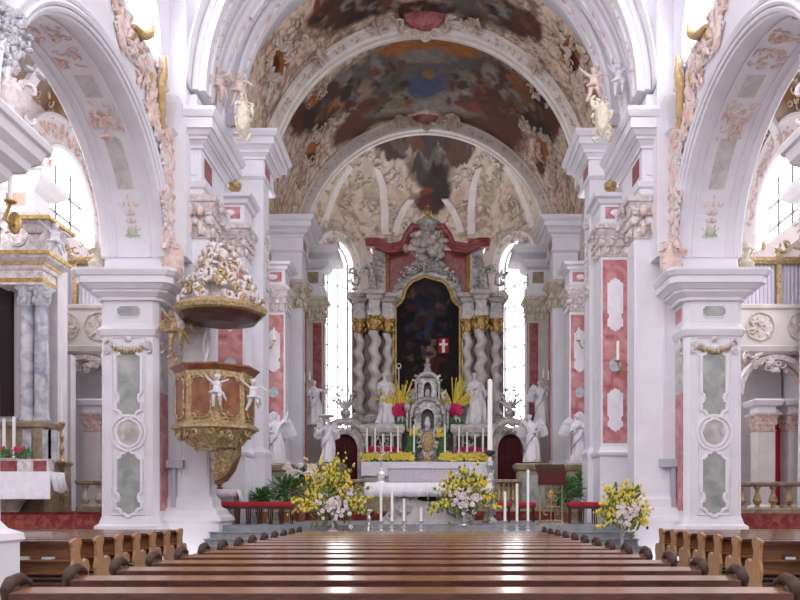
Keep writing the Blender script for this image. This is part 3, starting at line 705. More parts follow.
setcol(ob, paint(s_, v[:, 1], lin((290, 258, 232)), bl, .26, 3.2, 2., .36, 6., orn=((lin((150, 84, 72)), 1.5, .06), (lin((140, 126, 92)), 1.9, .025), (lin((176, 128, 70)), 2.6, .03))))
# arches (ribs)
def ribarch(y0, y1, R0, R1, zc, nm, mt='plaster_cream', n=64):
    m = MB(); f = Fr((0, y0, 0)); d = y1 - y0
    archivolt(m, f, 0, zc, R0, R0, [(R1 - R0, -d), (.06, -d), (0, -d + .05), (0, -d * .6), (-.05, -d * .58), (-.05, -d * .42), (0, -d * .4), (0, -.08), (.0, 0), (.09, .03), (.11, .0), (R1 - R0 - .16, 0), (R1 - R0 - .14, .07), (R1 - R0, .07)], n)
    return struct(m.build(nm, mt))
ribarch(20.0, 20.7, 5.75, 6.1, 12.6, 'trim_7', 'plaster'); ribarch(21.3, 21.9, 5.75, 6.1, 12.6, 'trim_8', 'plaster')
ribarch(22.2, 22.9, 5.5, 6.2, ZC - .05, 'trim_9', 'plaster'); ribarch(27.3, 27.8, 5.58, 6.05, ZC, 'trim_10'); ribarch(34.4, 35.0, 5.58, 6.1, ZC, 'trim_11')
# ribs following the folds of the crossing vault + pink ornament panels
t_ = thing('vault_stucco', 'pink floral stucco sprays on the white vault bands above the big cornices', 'stucco', (0, 21, 18))
g = MB()
for y, Rr, zc_ in ((20.35, 5.73, 12.6), (21.6, 5.73, 12.6), (22.5, 5.47, ZC - .05)):
    for k in range(34):
        t = .1 + (PI - .2) * k / 33
        cc, ss = math.cos(t), math.sin(t)
        rocaille(g, Fr((Rr * cc, y, zc_ + Rr * ss), (0, 1, 0), (-ss, 0, cc), (-cc, 0, -ss)), .3, .45, 6, .075)
g.build('pink_sprays', 'stucco_pink', t_)
g = MB()
for yy, Rr, n_ in ((27.28, 5.82, 50), (22.18, 5.85, 44), (34.38, 5.84, 46)):
    for k in range(n_):
        t = .12 + (PI - .24) * k / (n_ - 1); cc, ss = math.cos(t), math.sin(t)
        rocaille(g, Fr((Rr * cc, yy, ZC + Rr * ss), (ss, 0, -cc), (cc, 0, ss), (0, -1, 0)), .5, .22, 3, .085)
tag(g.build('arch_scrolls', 'stucco_vault'), 'thin brownish scroll ornament along the faces of the choir arches', 'stucco')
# stucco rocaille spread on the choir barrel, and gilt borders
g = MB(); g2 = MB()
def onb(px, py, R=RB - .05):
    s0, y = hit(px, py, R); t = s0 / R
    return Fr((R * math.sin(t), y, ZC + R * math.cos(t)), (math.cos(t), 0, -math.sin(t)), (0, 1, 0), (-math.sin(t), 0, -math.cos(t)))
for sgn in (-1, 1):
    for px, py, w, h, n_ in ((150, 62, .9, 1.2, 30), (132, 38, .8, 1., 14), (112, 92, .8, .8, 16), (118, 150, .9, 1.6, 34), (100, 128, .6, .8, 12), (126, 178, .6, 1., 14), (160, 92, .5, .9, 14)):
        q = onb(428 + sgn * px, py); med = (lambda a_, b_: (a_ / .36) ** 2 + (b_ / .62) ** 2 > 1) if px in (150, 118) else None
        rocaille(g, q, w * 1.3, h * 1.3, n_ * 2, .17, inside=med)
        rocaille(g2, q, w * 1.2, h * 1.2, 4, .12, inside=med)
tag(g.build('vault_stucco', 'stucco_vault'), 'dusky rose stucco scrolls framing the ochre medallions of the choir vault', 'stucco')
tag(g2.build('vault_stucco', 'gold_white'), 'small gilt stucco scrolls scattered in the rose frames of the choir vault', 'stucco')
# cartouches over the two arch crowns
for py, R_, y_, s0, lab in ((14, 5.5, 27.1, 1.25, 'large rose stucco shield at the crown of the outer choir arch'), (110, 5.6, 34.2, 1.0, 'small rose stucco shield at the crown of the inner choir arch')):
    t_ = thing('cartouche', lab, 'stucco shield', (0, y_, ZC + R_ + .4))
    f = Fr((0, y_, ZC + R_ + .55), (1, 0, 0), (0, -.25, 1), (0, -1, -.25))
    g = MB(); g.ell(f.p(0, 0, .02), (.62 * s0, .42 * s0, .16), 16, 8, (f.u, f.v, f.n)); g.build('field', 'red_marble', t_)
    g = MB()
    for i in range(16):
        a = 2 * PI * i / 16; scroll(g, f, .8 * s0 * math.cos(a), .55 * s0 * math.sin(a), .2 * s0, a + 1.5, 1 if i % 2 else -1, .08)
    for m_ in (-1, 1):
        scroll(g, f, m_ * 1.15 * s0, -.15, .36 * s0, PI / 2, -m_, .1); scroll(g, f, m_ * 1.6 * s0, -.4, .28 * s0, PI / 2, m_, .08)
    g.build('rose_frame', 'stucco_vault', t_)
# ------------------------------------------------------------------ apse
ph = [-90, -64, -38, -12, 12, 38, 64, 90]
AR = 6.1
pt = [Vector((AR * math.sin(math.radians(a)), 35.2 + AR * math.cos(math.radians(a)), 0)) for a in ph]
wn = 7
for i in range(7):
    a, b = pt[i], pt[i + 1]; u = (b - a).normalized(); L = (b - a).length
    n_ = Vector((u.y, -u.x, 0))
    if n_.dot(a - Vector((0, 35.2, 0))) > 0: n_ = -n_
    f = Fr(a, u, (0, 0, 1), n_)
    m = MB()
    if i in (1, 5):
        w0, w1 = L / 2 - 1.08, L / 2 + 1.08
        wall_arch(m, f, 0, L, Z1, 15.9, w0, w1, 5.6, 14.1, 1.1, .5, 16)
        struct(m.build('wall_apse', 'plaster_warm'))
        glazing(f'window_{wn}', f, w0, w1, 5.6, 14.1, 1.1, 3, 9, -.35); wn += 1
        g = MB(); archivolt(g, f, L / 2, 14.1, 1.08, 1.1, [(0, -.1), (-.02, .1), (.1, .16), (.34, .14), (.42, .22), (.5, .2), (.52, 0)], 24)
        for q in (-1, 1): g.fbox(f, L / 2 + q * 1.33 - .24, L / 2 + q * 1.33 + .24, 5.4, 14.1, 0, .1)
        struct(g.build(f'trim_{12 + (i > 3)}', 'plaster_cream'))
        g = MB(); rocaille(g, Fr(f.p(L / 2, 15.5, .15), f.u, f.v, f.n), 2.2, .8, 28, .16); 
        for k in range(9):
            t = .2 + 2.7 * k / 8; rocaille(g, Fr(f.p(L / 2 + 1.3 * math.cos(t), 14.1 + 1.3 * math.sin(t), .15), f.u, f.v, f.n), .2, .2, 3, .09)
        tag(g.build('window_stucco', 'stucco_vault'), f'stucco crest of leaves over the {"left" if i == 1 else "right"} apse window', 'stucco')
    else:
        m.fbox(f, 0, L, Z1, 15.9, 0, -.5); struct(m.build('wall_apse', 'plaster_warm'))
# apse half dome, painted
m = MB(); rings = []
NT, NP = 90, 150
ZD, RD_ = 15.4, 3.95
for j in range(NT + 1):
    el = PI / 2 * j / NT
    rr = max(AR * math.cos(el), .02)
    rings.append([(rr * math.sin(-PI / 2 + PI * i / NP), 35.2 + rr * math.cos(-PI / 2 + PI * i / NP), ZD + RD_ * math.sin(el)) for i in range(NP + 1)])
m.loft(rings, closed=False)
od = m.build('ceiling', 'fresco', smooth=True); struct(od)
v = np.array([p.co[:] for p in od.data.vertices]) + np.array(WL[od.name])
# chart for the artwork: angle round the dome and height up it
def dome(px, py):
    dx, dz = (px - VX) / F, (VY - py) / F; lo, hi = 35.3, 41.2
    for _ in range(40):
        d = (lo + hi) / 2; x, z = CX + dx * d, CZ + dz * d
        e = (x * x + (d - 35.2) ** 2) / AR ** 2 + (max(z - ZD, 0) / RD_) ** 2 - 1
        lo, hi = (d, hi) if e < 0 else (lo, d)
    return Vector((x, d, z))
bl = []
def db(px, py, rx, ry, rgb, hd=2.5):
    p = dome(px, py); q = dome(px + rx, py); r_ = dome(px, py - ry)
    bl.append((p.x, p.z, max(abs(q.x - p.x), .1), max(abs(r_.z - p.z), .1), lin(rgb), hd))
for a in ((428, 146, 74, 20, (96, 84, 80)), (434, 176, 20, 18, (78, 66, 62)), (434, 200, 18, 16, (74, 64, 62)), (385, 152, 26, 10, (104, 80, 74)), (470, 150, 26, 10, (110, 90, 82)), (430, 168, 24, 12, (92, 84, 80)), (436, 185, 15, 16, (74, 62, 60)), (432, 200, 14, 12, (70, 60, 60)), (426, 206, 10, 9, (120, 54, 42)), (415, 150, 10, 8, (150, 80, 66)), (432, 163, 12, 5, (130, 120, 116)), (400, 146, 14, 6, (140, 120, 110)), (455, 150, 12, 6, (130, 84, 70)), (425, 192, 8, 5, (160, 80, 60)), (440, 172, 7, 7, (60, 50, 50))):
    db(*a)
for a in ((345, 200, 9, 18, (248, 202, 178)), (400, 195, 7, 16, (259, 224, 197)), (512, 200, 9, 18, (248, 202, 178)), (458, 195, 7, 16, (259, 224, 197)), (368, 190, 10, 14, (237, 221, 175)), (490, 190, 10, 14, (237, 221, 175))):
    db(*a, 1.)
setcol(od, paint(v[:, 0], v[:, 2], lin((280, 258, 236)), bl, .3, 2.6, 8., .3, 5., orn=((lin((166, 116, 96)), 1.5, .05), (lin((170, 168, 130)), 1.9, .035))))
q_ = od.modifiers.new('Solidify', 'SOLIDIFY'); q_.thickness = .04; q_.offset = 0
# dome ribs and shell edges
m = MB()
def dp(a, e, k=1.):
    return Vector((AR * k * math.cos(e) * math.sin(a), 35.2 + AR * k * math.cos(e) * math.cos(a), ZD + RD_ * k * math.sin(e)))
g = MB(); g2 = MB(); gs = MB()
def ond(px, py):
    p = dome(px, py); n_ = -Vector((p.x / AR ** 2, (p.y - 35.2) / AR ** 2, max(p.z - ZD, 0) / RD_ ** 2)).normalized()
    u = Vector((0, 0, 1)).cross(n_).normalized()
    if u.x < 0: u = -u
    return Fr(p + n_ * .06, u, n_.cross(u) if n_.cross(u).z > 0 else u.cross(n_), n_)
for k_, (path, wd) in enumerate((([(384, 234), (384, 208), (382, 184), (376, 166)], .26), ([(395, 232), (398, 220), (403, 209), (411, 198)], .22), ([(322, 228), (328, 206), (338, 182), (350, 164)], .24))):
    for sg in (-1, 1):
        rr_ = []
        for j in range(19):
            t = j / 18 * 3; i = min(int(t), 2); fr2 = t - i
            qx = path[i][0] + (path[i + 1][0] - path[i][0]) * fr2; qy = path[i][1] + (path[i + 1][1] - path[i][1]) * fr2
            q = ond(428 + sg * (428 - qx), qy); rr_.append([q.p(-wd, 0, -.1), q.p(wd, 0, -.1), q.p(wd * .8, 0, .1), q.p(-wd * .8, 0, .1)])
        m.loft(rr_)
struct(m.build('trim_14', 'plaster_cream'))
for sg in (-1, 1):
    edge = [(28, 186), (30, 176), (37, 171), (44, 175), (48, 166), (52, 158), (58, 154), (66, 157), (70, 164), (76, 170), (84, 172)]
    for k, (ex, ey) in enumerate(edge):
        q = ond(428 + sg * ex, ey); scroll(gs, q, 0, 0, .2, k, 1 if k % 2 else -1, .07); rocaille(gs, q, .45, .3, 4, .11)
    for ex, ey, w, h, n_ in ((55, 195, 1.1, 1.6, 26), (84, 205, .8, 1.2, 20), (36, 212, .5, 1.2, 12), (68, 180, 1., .8, 10)):
        rocaille(g, ond(428 + sg * ex, ey), w, h, n_, .17); rocaille(g2, ond(428 + sg * ex, ey), w, h, 5, .15)
tag(gs.build('dome_stucco', 'stucco'), 'pale ruffled shell edging between the ribs and dark fresco of the apse', 'stucco')
tag(g.build('dome_stucco', 'stucco_cream'), 'cream scrollwork between the ribs over the apse windows', 'stucco')
tag(g2.build('dome_stucco', 'stucco_green'), 'sparse greenish leaves among the apse scrollwork', 'stucco')
# ================================================================== PEWS
ORD = ['nearest', 'second nearest', 'third nearest', 'fourth nearest', 'fifth nearest', 'sixth nearest', 'seventh nearest', 'eighth nearest', 'ninth nearest', 'tenth nearest', 'eleventh nearest', 'twelfth nearest', 'next to farthest', 'farthest']
def make_pew(x0, x1, label, end_mat, long_):
    t = thing('pew', label, 'pew', ((x0 + x1) / 2, 0, 0))
    # y = 0 is the edge of the ledge nearest the camera, the seat lies beyond
    cx = (x0 + x1) / 2
    m = MB(); m.add([(x0, 0, .93), (x1, 0, .93), (x1, .21, .950), (x0, .21, .950), (x0, 0, .895), (x1, 0, .895), (x1, .21, .91), (x0, .21, .91)],
                    [(0, 1, 2, 3), (4, 7, 6, 5), (0, 4, 5, 1), (1, 5, 6, 2), (2, 6, 7, 3), (3, 7, 4, 0)])
    led = m.build('book_ledge', 'wood_ledge', t)
    m = MB(); m.box(x0, x1, -.012, .012, .875, .926); m.build('ledge_edge', 'wood_dark', led)
    m = MB(); m.box(x0, x1, .2, .235, .35, .93); m.box(x0, x1, .19, .2, .35, .42); m.box(x0, x1, .19, .2, .82, .9)
    n = max(3, int((x1 - x0) / 1.3))
    for i in range(n + 1):
        a = x0 + (x1 - x0) * i / n; m.box(a - .035, a + .035, .186, .2, .35, .9)
    m.build('backrest', 'wood_dark' if long_ else 'wood_honey', t)
    m = MB(); m.box(x0, x1, .04, .2, .58, .605); m.build('book_shelf', 'wood_dark' if long_ else 'wood_honey', t)
    m = MB(); m.box(x0, x1, .235, .62, .43, .47); m.build('seat', 'wood_honey', t)
    m = MB(); m.box(x0, x1, -.12, .04, .14, .19); m.build('kneeler', 'wood_dark', t)
    for q, xe in ((-1, x0), (1, x1)):
        m = MB()
        if long_:
            f = Fr((xe, 0, 0), (0, 1, 0), (0, 0, 1), (q, 0, 0))
            m.poly(f, [(.0, 0), (.62, 0), (.62, .5), (.56, .62), (.44, .66), (.34, .74), (.34, .92), (.24, .97), (.12, .96), (.06, .9), (.06, .8), (.1, .5), (.02, .3)], 0, .07)
            # carved scroll of the arm
            pe = m.build('pew_end', 'wood_dark', t); m = MB()
            m.tube([(xe + q * .04, .30, .88), (xe + q * .04, .30, .97), (xe + q * .04, .2, 1.01), (xe + q * .04, .09, .995), (xe + q * .04, .03, .94), (xe + q * .04, .05, .88), (xe + q * .04, .1, .89)], [.035, .045, .048, .048, .045, .04, .03], 12)
            m.ell((xe + q * .04, .1, .93), (.07, .06, .06), 12, 8)
        else:
            f = Fr((xe, 0, 0), (0, 1, 0), (0, 0, 1), (q, 0, 0))
            prof = [(.02, 0), (.62, 0), (.6, .3), (.64, .44), (.6, .56), (.5, .6), (.4, .54), (.3, .62), (.27, .75), (.34, .88), (.32, .96), (.2, .98), (0, .94), (-.02, .9), (.04, .82), (.06, .6), (.0, .4), (.06, .2)]
            m.poly(f, prof, 0, .06)
        if long_: m.build('carved_arm', end_mat, pe, smooth=True)
        else: m.build('pew_end', end_mat, t)
    return t
def place(pew, y, lab): pew.location.y = y; pew['label'] = lab
base = make_pew(-2.72, 2.80, '', 'wood_carved', True)
for k in range(14):
    lab = f'long varnished pew across the nave with carved ends, {ORD[k]} of the long rows'
    o = base if k == 0 else dup(base, base.location, 0)
    place(o, 5.28 + .9 * k, lab); o['group'] = 'long pews in the middle of the nave'
hb = None
def book(x, y, z, mt, lab, group, rz):
    m = MB(); t = thing('hymn_book', lab, 'book', (x, y, z), group)
    m.box(-.085 + x, .085 + x, y - .06, y + .06, z + .004, z + .05); m.build('pages', 'book_white', t)
    m = MB(); m.box(-.09 + x, .09 + x, y - .065, y + .065, z, z + .004); m.box(-.09 + x, .09 + x, y - .065, y + .065, z + .05, z + .055); m.box(-.094 + x, -.088 + x, y - .065, y + .065, z, z + .055); m.build('cover', mt, t)
    t.rotation_euler = (0, 0, rz); return t
bk = {c: None for c in ('book_blue', 'book_red', 'book_white')}
for s in (-1, 1):
    xa = 5.95
    a, b = (xa, 11.6) if s > 0 else (-11.6, -xa)
    base = make_pew(a, b, '', 'wood_light', False)
    for k in range(7):
        o = base if k == 0 else dup(base, base.location, 0)
        place(o, 12.85 + .9 * k, f'shorter side pew with pale curved end panel, {ORD[k] if k < 6 else "farthest"} of the rows on the {SN[s]}')
        o['group'] = f'side pews on the {SN[s]}'
        for j in range(4):
            if k > 3: continue
            c = ('book_blue', 'book_white', 'book_red', 'book_blue')[(j + k) % 4]
            cn = {'book_blue': 'dark blue', 'book_white': 'pale', 'book_red': 'dark red'}[c]
            x = s * (6.35 + .42 * j + .12 * rng.random())
            lab = f'{cn} hymn book, {SN[s]} {ORD[k]} side pew, {("next to", "second from", "third from", "fourth from")[j]} its aisle end'
            bb = book(x, 12.85 + .9 * k + .125, .607, c, lab, 'hymn books on the side pews', rng.uniform(-.2, .2))
# ================================================================== FIGURES
def figure(H, arms, lean=0., turn=0., fold=.15, wide=1., sway=.03, hat=None, seed=1, beard=False):
    r = random.Random(seed); ph1 = r.uniform(0, 6); ph2 = r.uniform(0, 6)
    m = MB(); prof = [(0, .175, .15), (.03, .18, .155), (.15, .158, .14), (.3, .145, .125), (.42, .135, .115), (.52, .118, .098), (.6, .095, .078), (.68, .108, .08), (.75, .122, .082), (.80, .112, .07), (.83, .07, .052), (.86, .036, .036), (.885, .036, .036)]
    rings = []
    def cxy(z): return sway * math.sin(PI * z * 1.5) + lean * z, .02 * math.sin(PI * z)
    for z, a, b in prof:
        cx, cy = cxy(z); ring = []
        for k in range(28):
            t = 2 * PI * k / 28; fd = 1 + fold * max(0, 1 - z * 1.15) * math.sin(7 * t + ph1 + z * 5) + fold * .5 * max(0, .8 - z) * math.sin(11 * t + ph2 - z * 7)
            ring.append((H * (cx + a * wide * fd * math.cos(t)), H * (cy + b * wide * fd * math.sin(t)), H * z))
        rings.append(ring)
    m.loft(rings)
    # diagonal mantle
    for k in range(3):
        pts = [(H * (.11 - .02 * k), -H * .06, H * (.78 - .03 * k)), (H * .02, -H * (.1 + .01 * k), H * (.62 - .05 * k)), (-H * .1, -H * .08, H * (.5 - .06 * k)), (-H * .14, H * .02, H * (.44 - .07 * k))]
        m.tube(pts, [H * .02, H * .024, H * .028, H * .02], 6)
    hx, hy = cxy(.93); hx += lean * .3
    m.ell((H * hx, H * hy - H * .008, H * .935), (H * .046, H * .054, H * .062), 14, 10)
    m.ell((H * hx, H * (hy - .062), H * .93), (H * .008, H * .014, H * .015), 6, 4)          # nose
    m.ell((H * hx, H * (hy - .045), H * .898), (H * .02, H * .018, H * .014), 8, 4)          # chin
    for q in (-1, 1):
        m.ell((H * (hx + q * .018), H * (hy - .053), H * .948), (H * .010, H * .006, H * .006), 6, 4)
        m.ell((H * (hx + q * .047), H * hy, H * .93), (H * .007, H * .014, H * .018), 6, 4)
    for k in range(16):                                                                       # hair locks
        t = PI * k / 15; m.ell((H * (hx + .046 * math.cos(t)), H * (hy + .012 + .028 * math.sin(t)), H * (.955 + .022 * math.sin(k * 1.9))), H * .02, 6, 4)
    m.ell((H * hx, H * (hy + .012), H * .962), (H * .05, H * .052, H * .045), 10, 6)
    if beard: m.ell((H * hx, H * (hy - .045), H * .875), (H * .026, H * .02, H * .035), 8, 5)
    if hat == 'mitre':
        m.loft([[(H * (hx + a * math.cos(t)), H * (hy + b * math.sin(t)), H * z) for t in [2 * PI * k / 12 for k in range(12)]] for z, a, b in ((.965, .052, .05), (1.0, .058, .045), (1.04, .04, .03), (1.07, .006, .012))])
    for q, el, hd in ((-1, arms[0], arms[1]), (1, arms[2], arms[3])):
        sx_, sz = cxy(.79)[0] + q * .105, .785
        pts = [Vector((sx_ * H, 0, sz * H)), Vector(el) * H, Vector(hd) * H]
        m.tube([pts[0], pts[0].lerp(pts[1], .5), pts[1], pts[1].lerp(pts[2], .5), pts[2]], [H * .042, H * .04, H * .034, H * .028, H * .018], 8)
        m.ell(pts[1], H * .036, 8, 5)
        # hanging sleeve
        m.tube([pts[1].lerp(pts[2], .5), pts[1].lerp(pts[2], .5) + Vector((0, 0, -.06 * H)), pts[1].lerp(pts[2], .4) + Vector((0, 0, -.11 * H))], [H * .03, H * .028, H * .012], 6)
        d = (pts[2] - pts[1]).normalized(); sd = d.cross(Vector((0, -1, .3))).normalized()
        m.ell(pts[2] + d * H * .018, (H * .02, H * .014, H * .02), 8, 5)
        for k in range(4):
            b0 = pts[2] + d * H * .03 + sd * H * (.009 * (k - 1.5)); L = H * (.03, .036, .033, .026)[k]
            m.tube([b0, b0 + d * L * .6, b0 + d * L * .9 + Vector((0, -L * .3, -L * .2))], [H * .0058, H * .0054, H * .0045], 5)
        m.tube([pts[2] + d * H * .008 - sd * H * .012, pts[2] + d * H * .026 - sd * H * .03], [H * .0065, H * .005], 5)
    return m
def xf(m, loc, rz):
    c, s_ = math.cos(rz), math.sin(rz)
    m.v = [(loc[0] + x * c - y * s_, loc[1] + x * s_ + y * c, loc[2] + z) for x, y, z in m.v]; return m
def wing(H, q, spread=1., up=.2):
    m = MB(); root = Vector((q * .05, .07, .74)) * H
    arc = [root, root + Vector((q * .08, .04, .12)) * H, root + Vector((q * .16 * spread, .05, .17)) * H, root + Vector((q * .22 * spread, .06, .12)) * H]
    for k in range(11):
        t = k / 10; i = min(int(t * 3), 2); b0 = arc[i].lerp(arc[i + 1], t * 3 - i)
        L = (.24 + .16 * math.sin(t * 2.6)) * H; d = Vector((q * (.05 + .42 * t * spread), .12, -1)).normalized(); sd = Vector((0, 1, 0)).cross(d).normalized()
        m.ell(b0 + d * L * .48, (H * .024, H * .012, L * .52), 6, 5, (sd, d.cross(sd), d))
        m.ell(b0 + d * L * .15 + Vector((0, -.012 * H, 0)), (H * .024, H * .014, L * .2), 6, 5, (sd, d.cross(sd), d))
    m.tube(arc, [H * .03, H * .032, H * .026, H * .016], 7)
    return m
ARM = {'pray': ((-.16, -.04, .64), (-.02, -.14, .72), (.16, -.04, .64), (.02, -.14, .72)),
       'raise_r': ((-.16, -.03, .64), (-.05, -.13, .60), (.2, -.04, .84), (.24, -.08, 1.0)),
       'raise_l': ((-.2, -.04, .84), (-.25, -.08, .99), (.16, -.03, .64), (.05, -.13, .60)),
       'open': ((-.19, -.03, .66), (-.27, -.1, .74), (.19, -.03, .66), (.27, -.1, .70)),
       'chest': ((-.17, -.02, .64), (.0, -.12, .68), (.17, -.03, .62), (.2, -.13, .56)),
       'hold': ((-.16, -.03, .62), (-.12, -.15, .66), (.17, -.02, .63), (.1, -.14, .58)),
       'point': ((-.17, -.02, .64), (-.06, -.13, .62), (.2, -.05, .76), (.33, -.1, .82))}
def statue(name, label, px, pt_, pb, d, pose, rz=0., wings=0, mt='statue_white', cat='statue', extra=None, hat=None, seed=1, beard=False, lean=0., wide=1.):
    H = (pb - pt_) * d / F / (1.0 if not hat else 1.06); b = P(px, pb, d)
    t = thing(name, label, cat, b)
    m = xf(figure(H * .99, ARM[pose], lean, 0, hat=hat, seed=seed, beard=beard, wide=wide), b + Vector((0, 0, .05 * H)) * 0, rz)
    mt_b = MB(); mt_b.lathe(b - Vector((0, 0, .06)), [(.17 * H, 0), (.2 * H, .01), (.2 * H, .06), (.17 * H, .075)], 14, .85); mt_b.build('base', mt, t)
    m.build('body', mt, t, mods=[('REMESH', {'mode': 'VOXEL', 'voxel_size': H * .0085, 'use_smooth_shade': True})])
    if wings:
        for q in (-1, 1):
            w_ = xf(wing(H, q, wings), b, rz); w_.build('wing', mt if wings < 2 else 'gold_white', t)
    if extra:
        e = MB(); extra(e, H); xf(e, b, rz); e.build(extra.__name__, 'gold_white' if 'gilt' in extra.__name__ else mt, t)
    return t
def staff(e, H): e.tube([(.25 * H, -.1 * H, .05 * H), (.24 * H, -.1 * H, 1.08 * H)], .01 * H, 6); e.ring([(.24 * H + .04 * H * math.cos(a), -.1 * H, 1.1 * H + .05 * H * math.sin(a)) for a in [i * PI / 5 for i in range(10)]], .01 * H, 5, Vector((0, 1, 0)))
def candle_horn(e, H):
    e.tube([(.1 * H, -.16 * H, .5 * H), (.2 * H, -.15 * H, .72 * H), (.27 * H, -.12 * H, .98 * H)], [.015 * H, .025 * H, .05 * H], 8)
def shell_dish(e, H):
    e.lathe((.0, -.08 * H, 0), [(.02 * H, .97 * H), (.10 * H, 1.0 * H), (.2 * H, 1.03 * H), (.2 * H, 1.05 * H), (.01 * H, 1.04 * H)], 12)
    e.tube([(.02 * H, -.08 * H, .5 * H), (.0, -.08 * H, .98 * H)], .012 * H, 6)
statue('angel_statue', 'white winged angel statue on a marble pedestal between the pulpit and green plants', 276, 413, 462, 27.0, 'raise_r', .1, 1., seed=3)
statue('angel_statue', 'white draped angel carrying a dish above its head, left of the dark red doorway curtain', 327, 418, 461, 28.6, 'open', .15, .7, extra=shell_dish, seed=4, lean=.05)
statue('saint_statue', 'white standing saint with raised arm high beside the left apse window', 315, 380, 424, 31.5, 'point', .35, 0, seed=6)
statue('saint_statue', 'large white robed saint with crook on the left pedestal beside the twisted columns', 386, 372, 424, 32.6, 'hold', .1, 0, seed=8, beard=True, extra=staff, wide=1.15)
statue('saint_statue', 'large white robed saint with folded mantle on the right pedestal by the dark painting', 476, 372, 424, 32.6, 'chest', -.15, 0, seed=9, beard=True, wide=1.2)
statue('angel_statue', 'white striding angel lifting a horn, right of the dark red doorway curtain', 532, 414, 461, 28.6, 'raise_l', -.2, .8, seed=10, lean=-.03)
statue('angel_statue', 'white winged angel holding a candle horn on the far right marble pedestal above red benches', 579, 413, 462, 27.0, 'pray', -.1, 1., extra=candle_horn, seed=12)
statue('saint_statue', 'white standing saint with wings high beside the right apse window', 541, 380, 424, 31.5, 'hold', -.3, .9, seed=13)
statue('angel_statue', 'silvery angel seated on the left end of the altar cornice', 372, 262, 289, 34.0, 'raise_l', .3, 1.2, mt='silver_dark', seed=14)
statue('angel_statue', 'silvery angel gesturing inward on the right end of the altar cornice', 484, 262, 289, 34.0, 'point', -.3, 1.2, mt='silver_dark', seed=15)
statue('angel_statue', 'small stucco angel on the cornice against the bright left apse window', 334, 237, 257, 34.3, 'raise_l', .4, .9, mt='stucco', seed=16)
statue('angel_statue', 'small stucco angel on the cornice against the bright right apse window', 523, 237, 257, 34.3, 'raise_r', -.4, .9, mt='stucco', seed=17)
def putto(H, pose, seed=0):
    m = MB(); r = random.Random(seed)
    m.ell((0, 0, .52 * H), (.13 * H, .11 * H, .15 * H), 12, 8); m.ell((0, 0, .66 * H), (.125 * H, .095 * H, .12 * H), 12, 8)
    m.tube([(0, 0, .74 * H), (0, 0, .8 * H)], .045 * H, 8)
    m.ell((.01 * H, -.01 * H, .88 * H), (.085 * H, .095 * H, .10 * H), 12, 8); m.ell((.01 * H, -.11 * H, .87 * H), (.015 * H, .02 * H, .02 * H), 6, 4)
    for k in range(12):
        t = 2 * PI * k / 12; m.ell((.01 * H + .07 * H * math.cos(t), .02 * H + .06 * H * math.sin(t), .93 * H), .04 * H, 6, 4)
    for q in (-1, 1):
        la = pose[0 if q < 0 else 1]
        p0 = Vector((q * .11, 0, .72)) * H; p1 = Vector(la[0]) * H; p2 = Vector(la[1]) * H
        m.tube([p0, p1, p2], [.045 * H, .04 * H, .028 * H], 8); m.ell(p2, .032 * H, 6, 4)
        d = (p2 - p1).normalized()
        for k in range(4): m.tube([p2, p2 + d * .05 * H + Vector((0, 0, .012 * (k - 1.5))) * H], [.01 * H, .008 * H], 5)
        lg = pose[2 if q < 0 else 3]
        k0 = Vector((q * .07, 0, .46)) * H; k1 = Vector(lg[0]) * H; k2 = Vector(lg[1]) * H
        m.tube([k0, k0.lerp(k1, .5), k1, k1.lerp(k2, .4), k2], [.08 * H, .078 * H, .055 * H, .055 * H, .035 * H], 8)
        m.ell(k2 + Vector((0, -.04 * H, -.01 * H)), (.035 * H, .065 * H, .028 * H), 8, 5)
    return m
PP = {'reach': (((-.2, -.05, .78), (-.3, -.08, .9)), ((.2, -.06, .74), (.34, -.1, .78)), ((-.09, -.06, .26), (-.1, 0, .03)), ((.12, -.14, .3), (.1, -.02, .08))),
      'sit': (((-.2, -.04, .62), (-.16, -.14, .5)), ((.22, -.04, .82), (.26, -.08, .98)), ((-.12, -.24, .46), (-.12, -.26, .22)), ((.12, -.24, .44), (.14, -.22, .2))),
      'fly': (((-.24, -.05, .8), (-.38, -.08, .92)), ((.24, -.05, .74), (.38, -.08, .64)), ((-.1, .0, .26), (-.2, .05, .05)), ((.1, -.1, .28), (.18, .05, .14)))}
def mkputto(label, px, pt_, pb, d, pose, rz, mt, wings=True, group=None, drape=True):
    H = (pb - pt_) * d / F; b = P(px, pb, d)
    t = thing('cherub_figure', label, 'cherub statue', b, group)
    xf(putto(H, PP[pose]), b, rz).build('body', mt, t, mods=[('REMESH', {'mode': 'VOXEL', 'voxel_size': H * .016, 'use_smooth_shade': True})])
    if wings:
        for q in (-1, 1): xf(wing(H * .8, q, 1.3, .3), b, rz).build('wing', mt, t)
    if drape:
        m = MB(); m.tube([(-.2 * H, -.1 * H, .42 * H), (0, -.15 * H, .46 * H), (.18 * H, -.05 * H, .4 * H), (.26 * H, .05 * H, .2 * H)], [.03 * H, .06 * H, .05 * H, .02 * H], 8); xf(m, b, rz).build('drape', mt, t)
    return t
mkputto('pale plaster cherub reaching out on the left upper cornice, the outer of its pair', 217, 66, 104, 20.9, 'reach', .3, 'putto_plaster', wings=False)
mkputto('pinkish plaster cherub leaning inward on the left upper cornice, the inner of its pair', 238, 72, 108, 21.4, 'fly', .2, 'putto_plaster', wings=False)
mkputto('white plaster cherub sitting on the right upper cornice, the outer of its pair', 619, 62, 97, 20.9, 'reach', -.3, 'statue_white', wings=False)
mkputto('pinkish plaster cherub stretching its arms on the right upper cornice, the inner of its pair', 594, 66, 102, 21.4, 'fly', -.2, 'putto_plaster', wings=False)
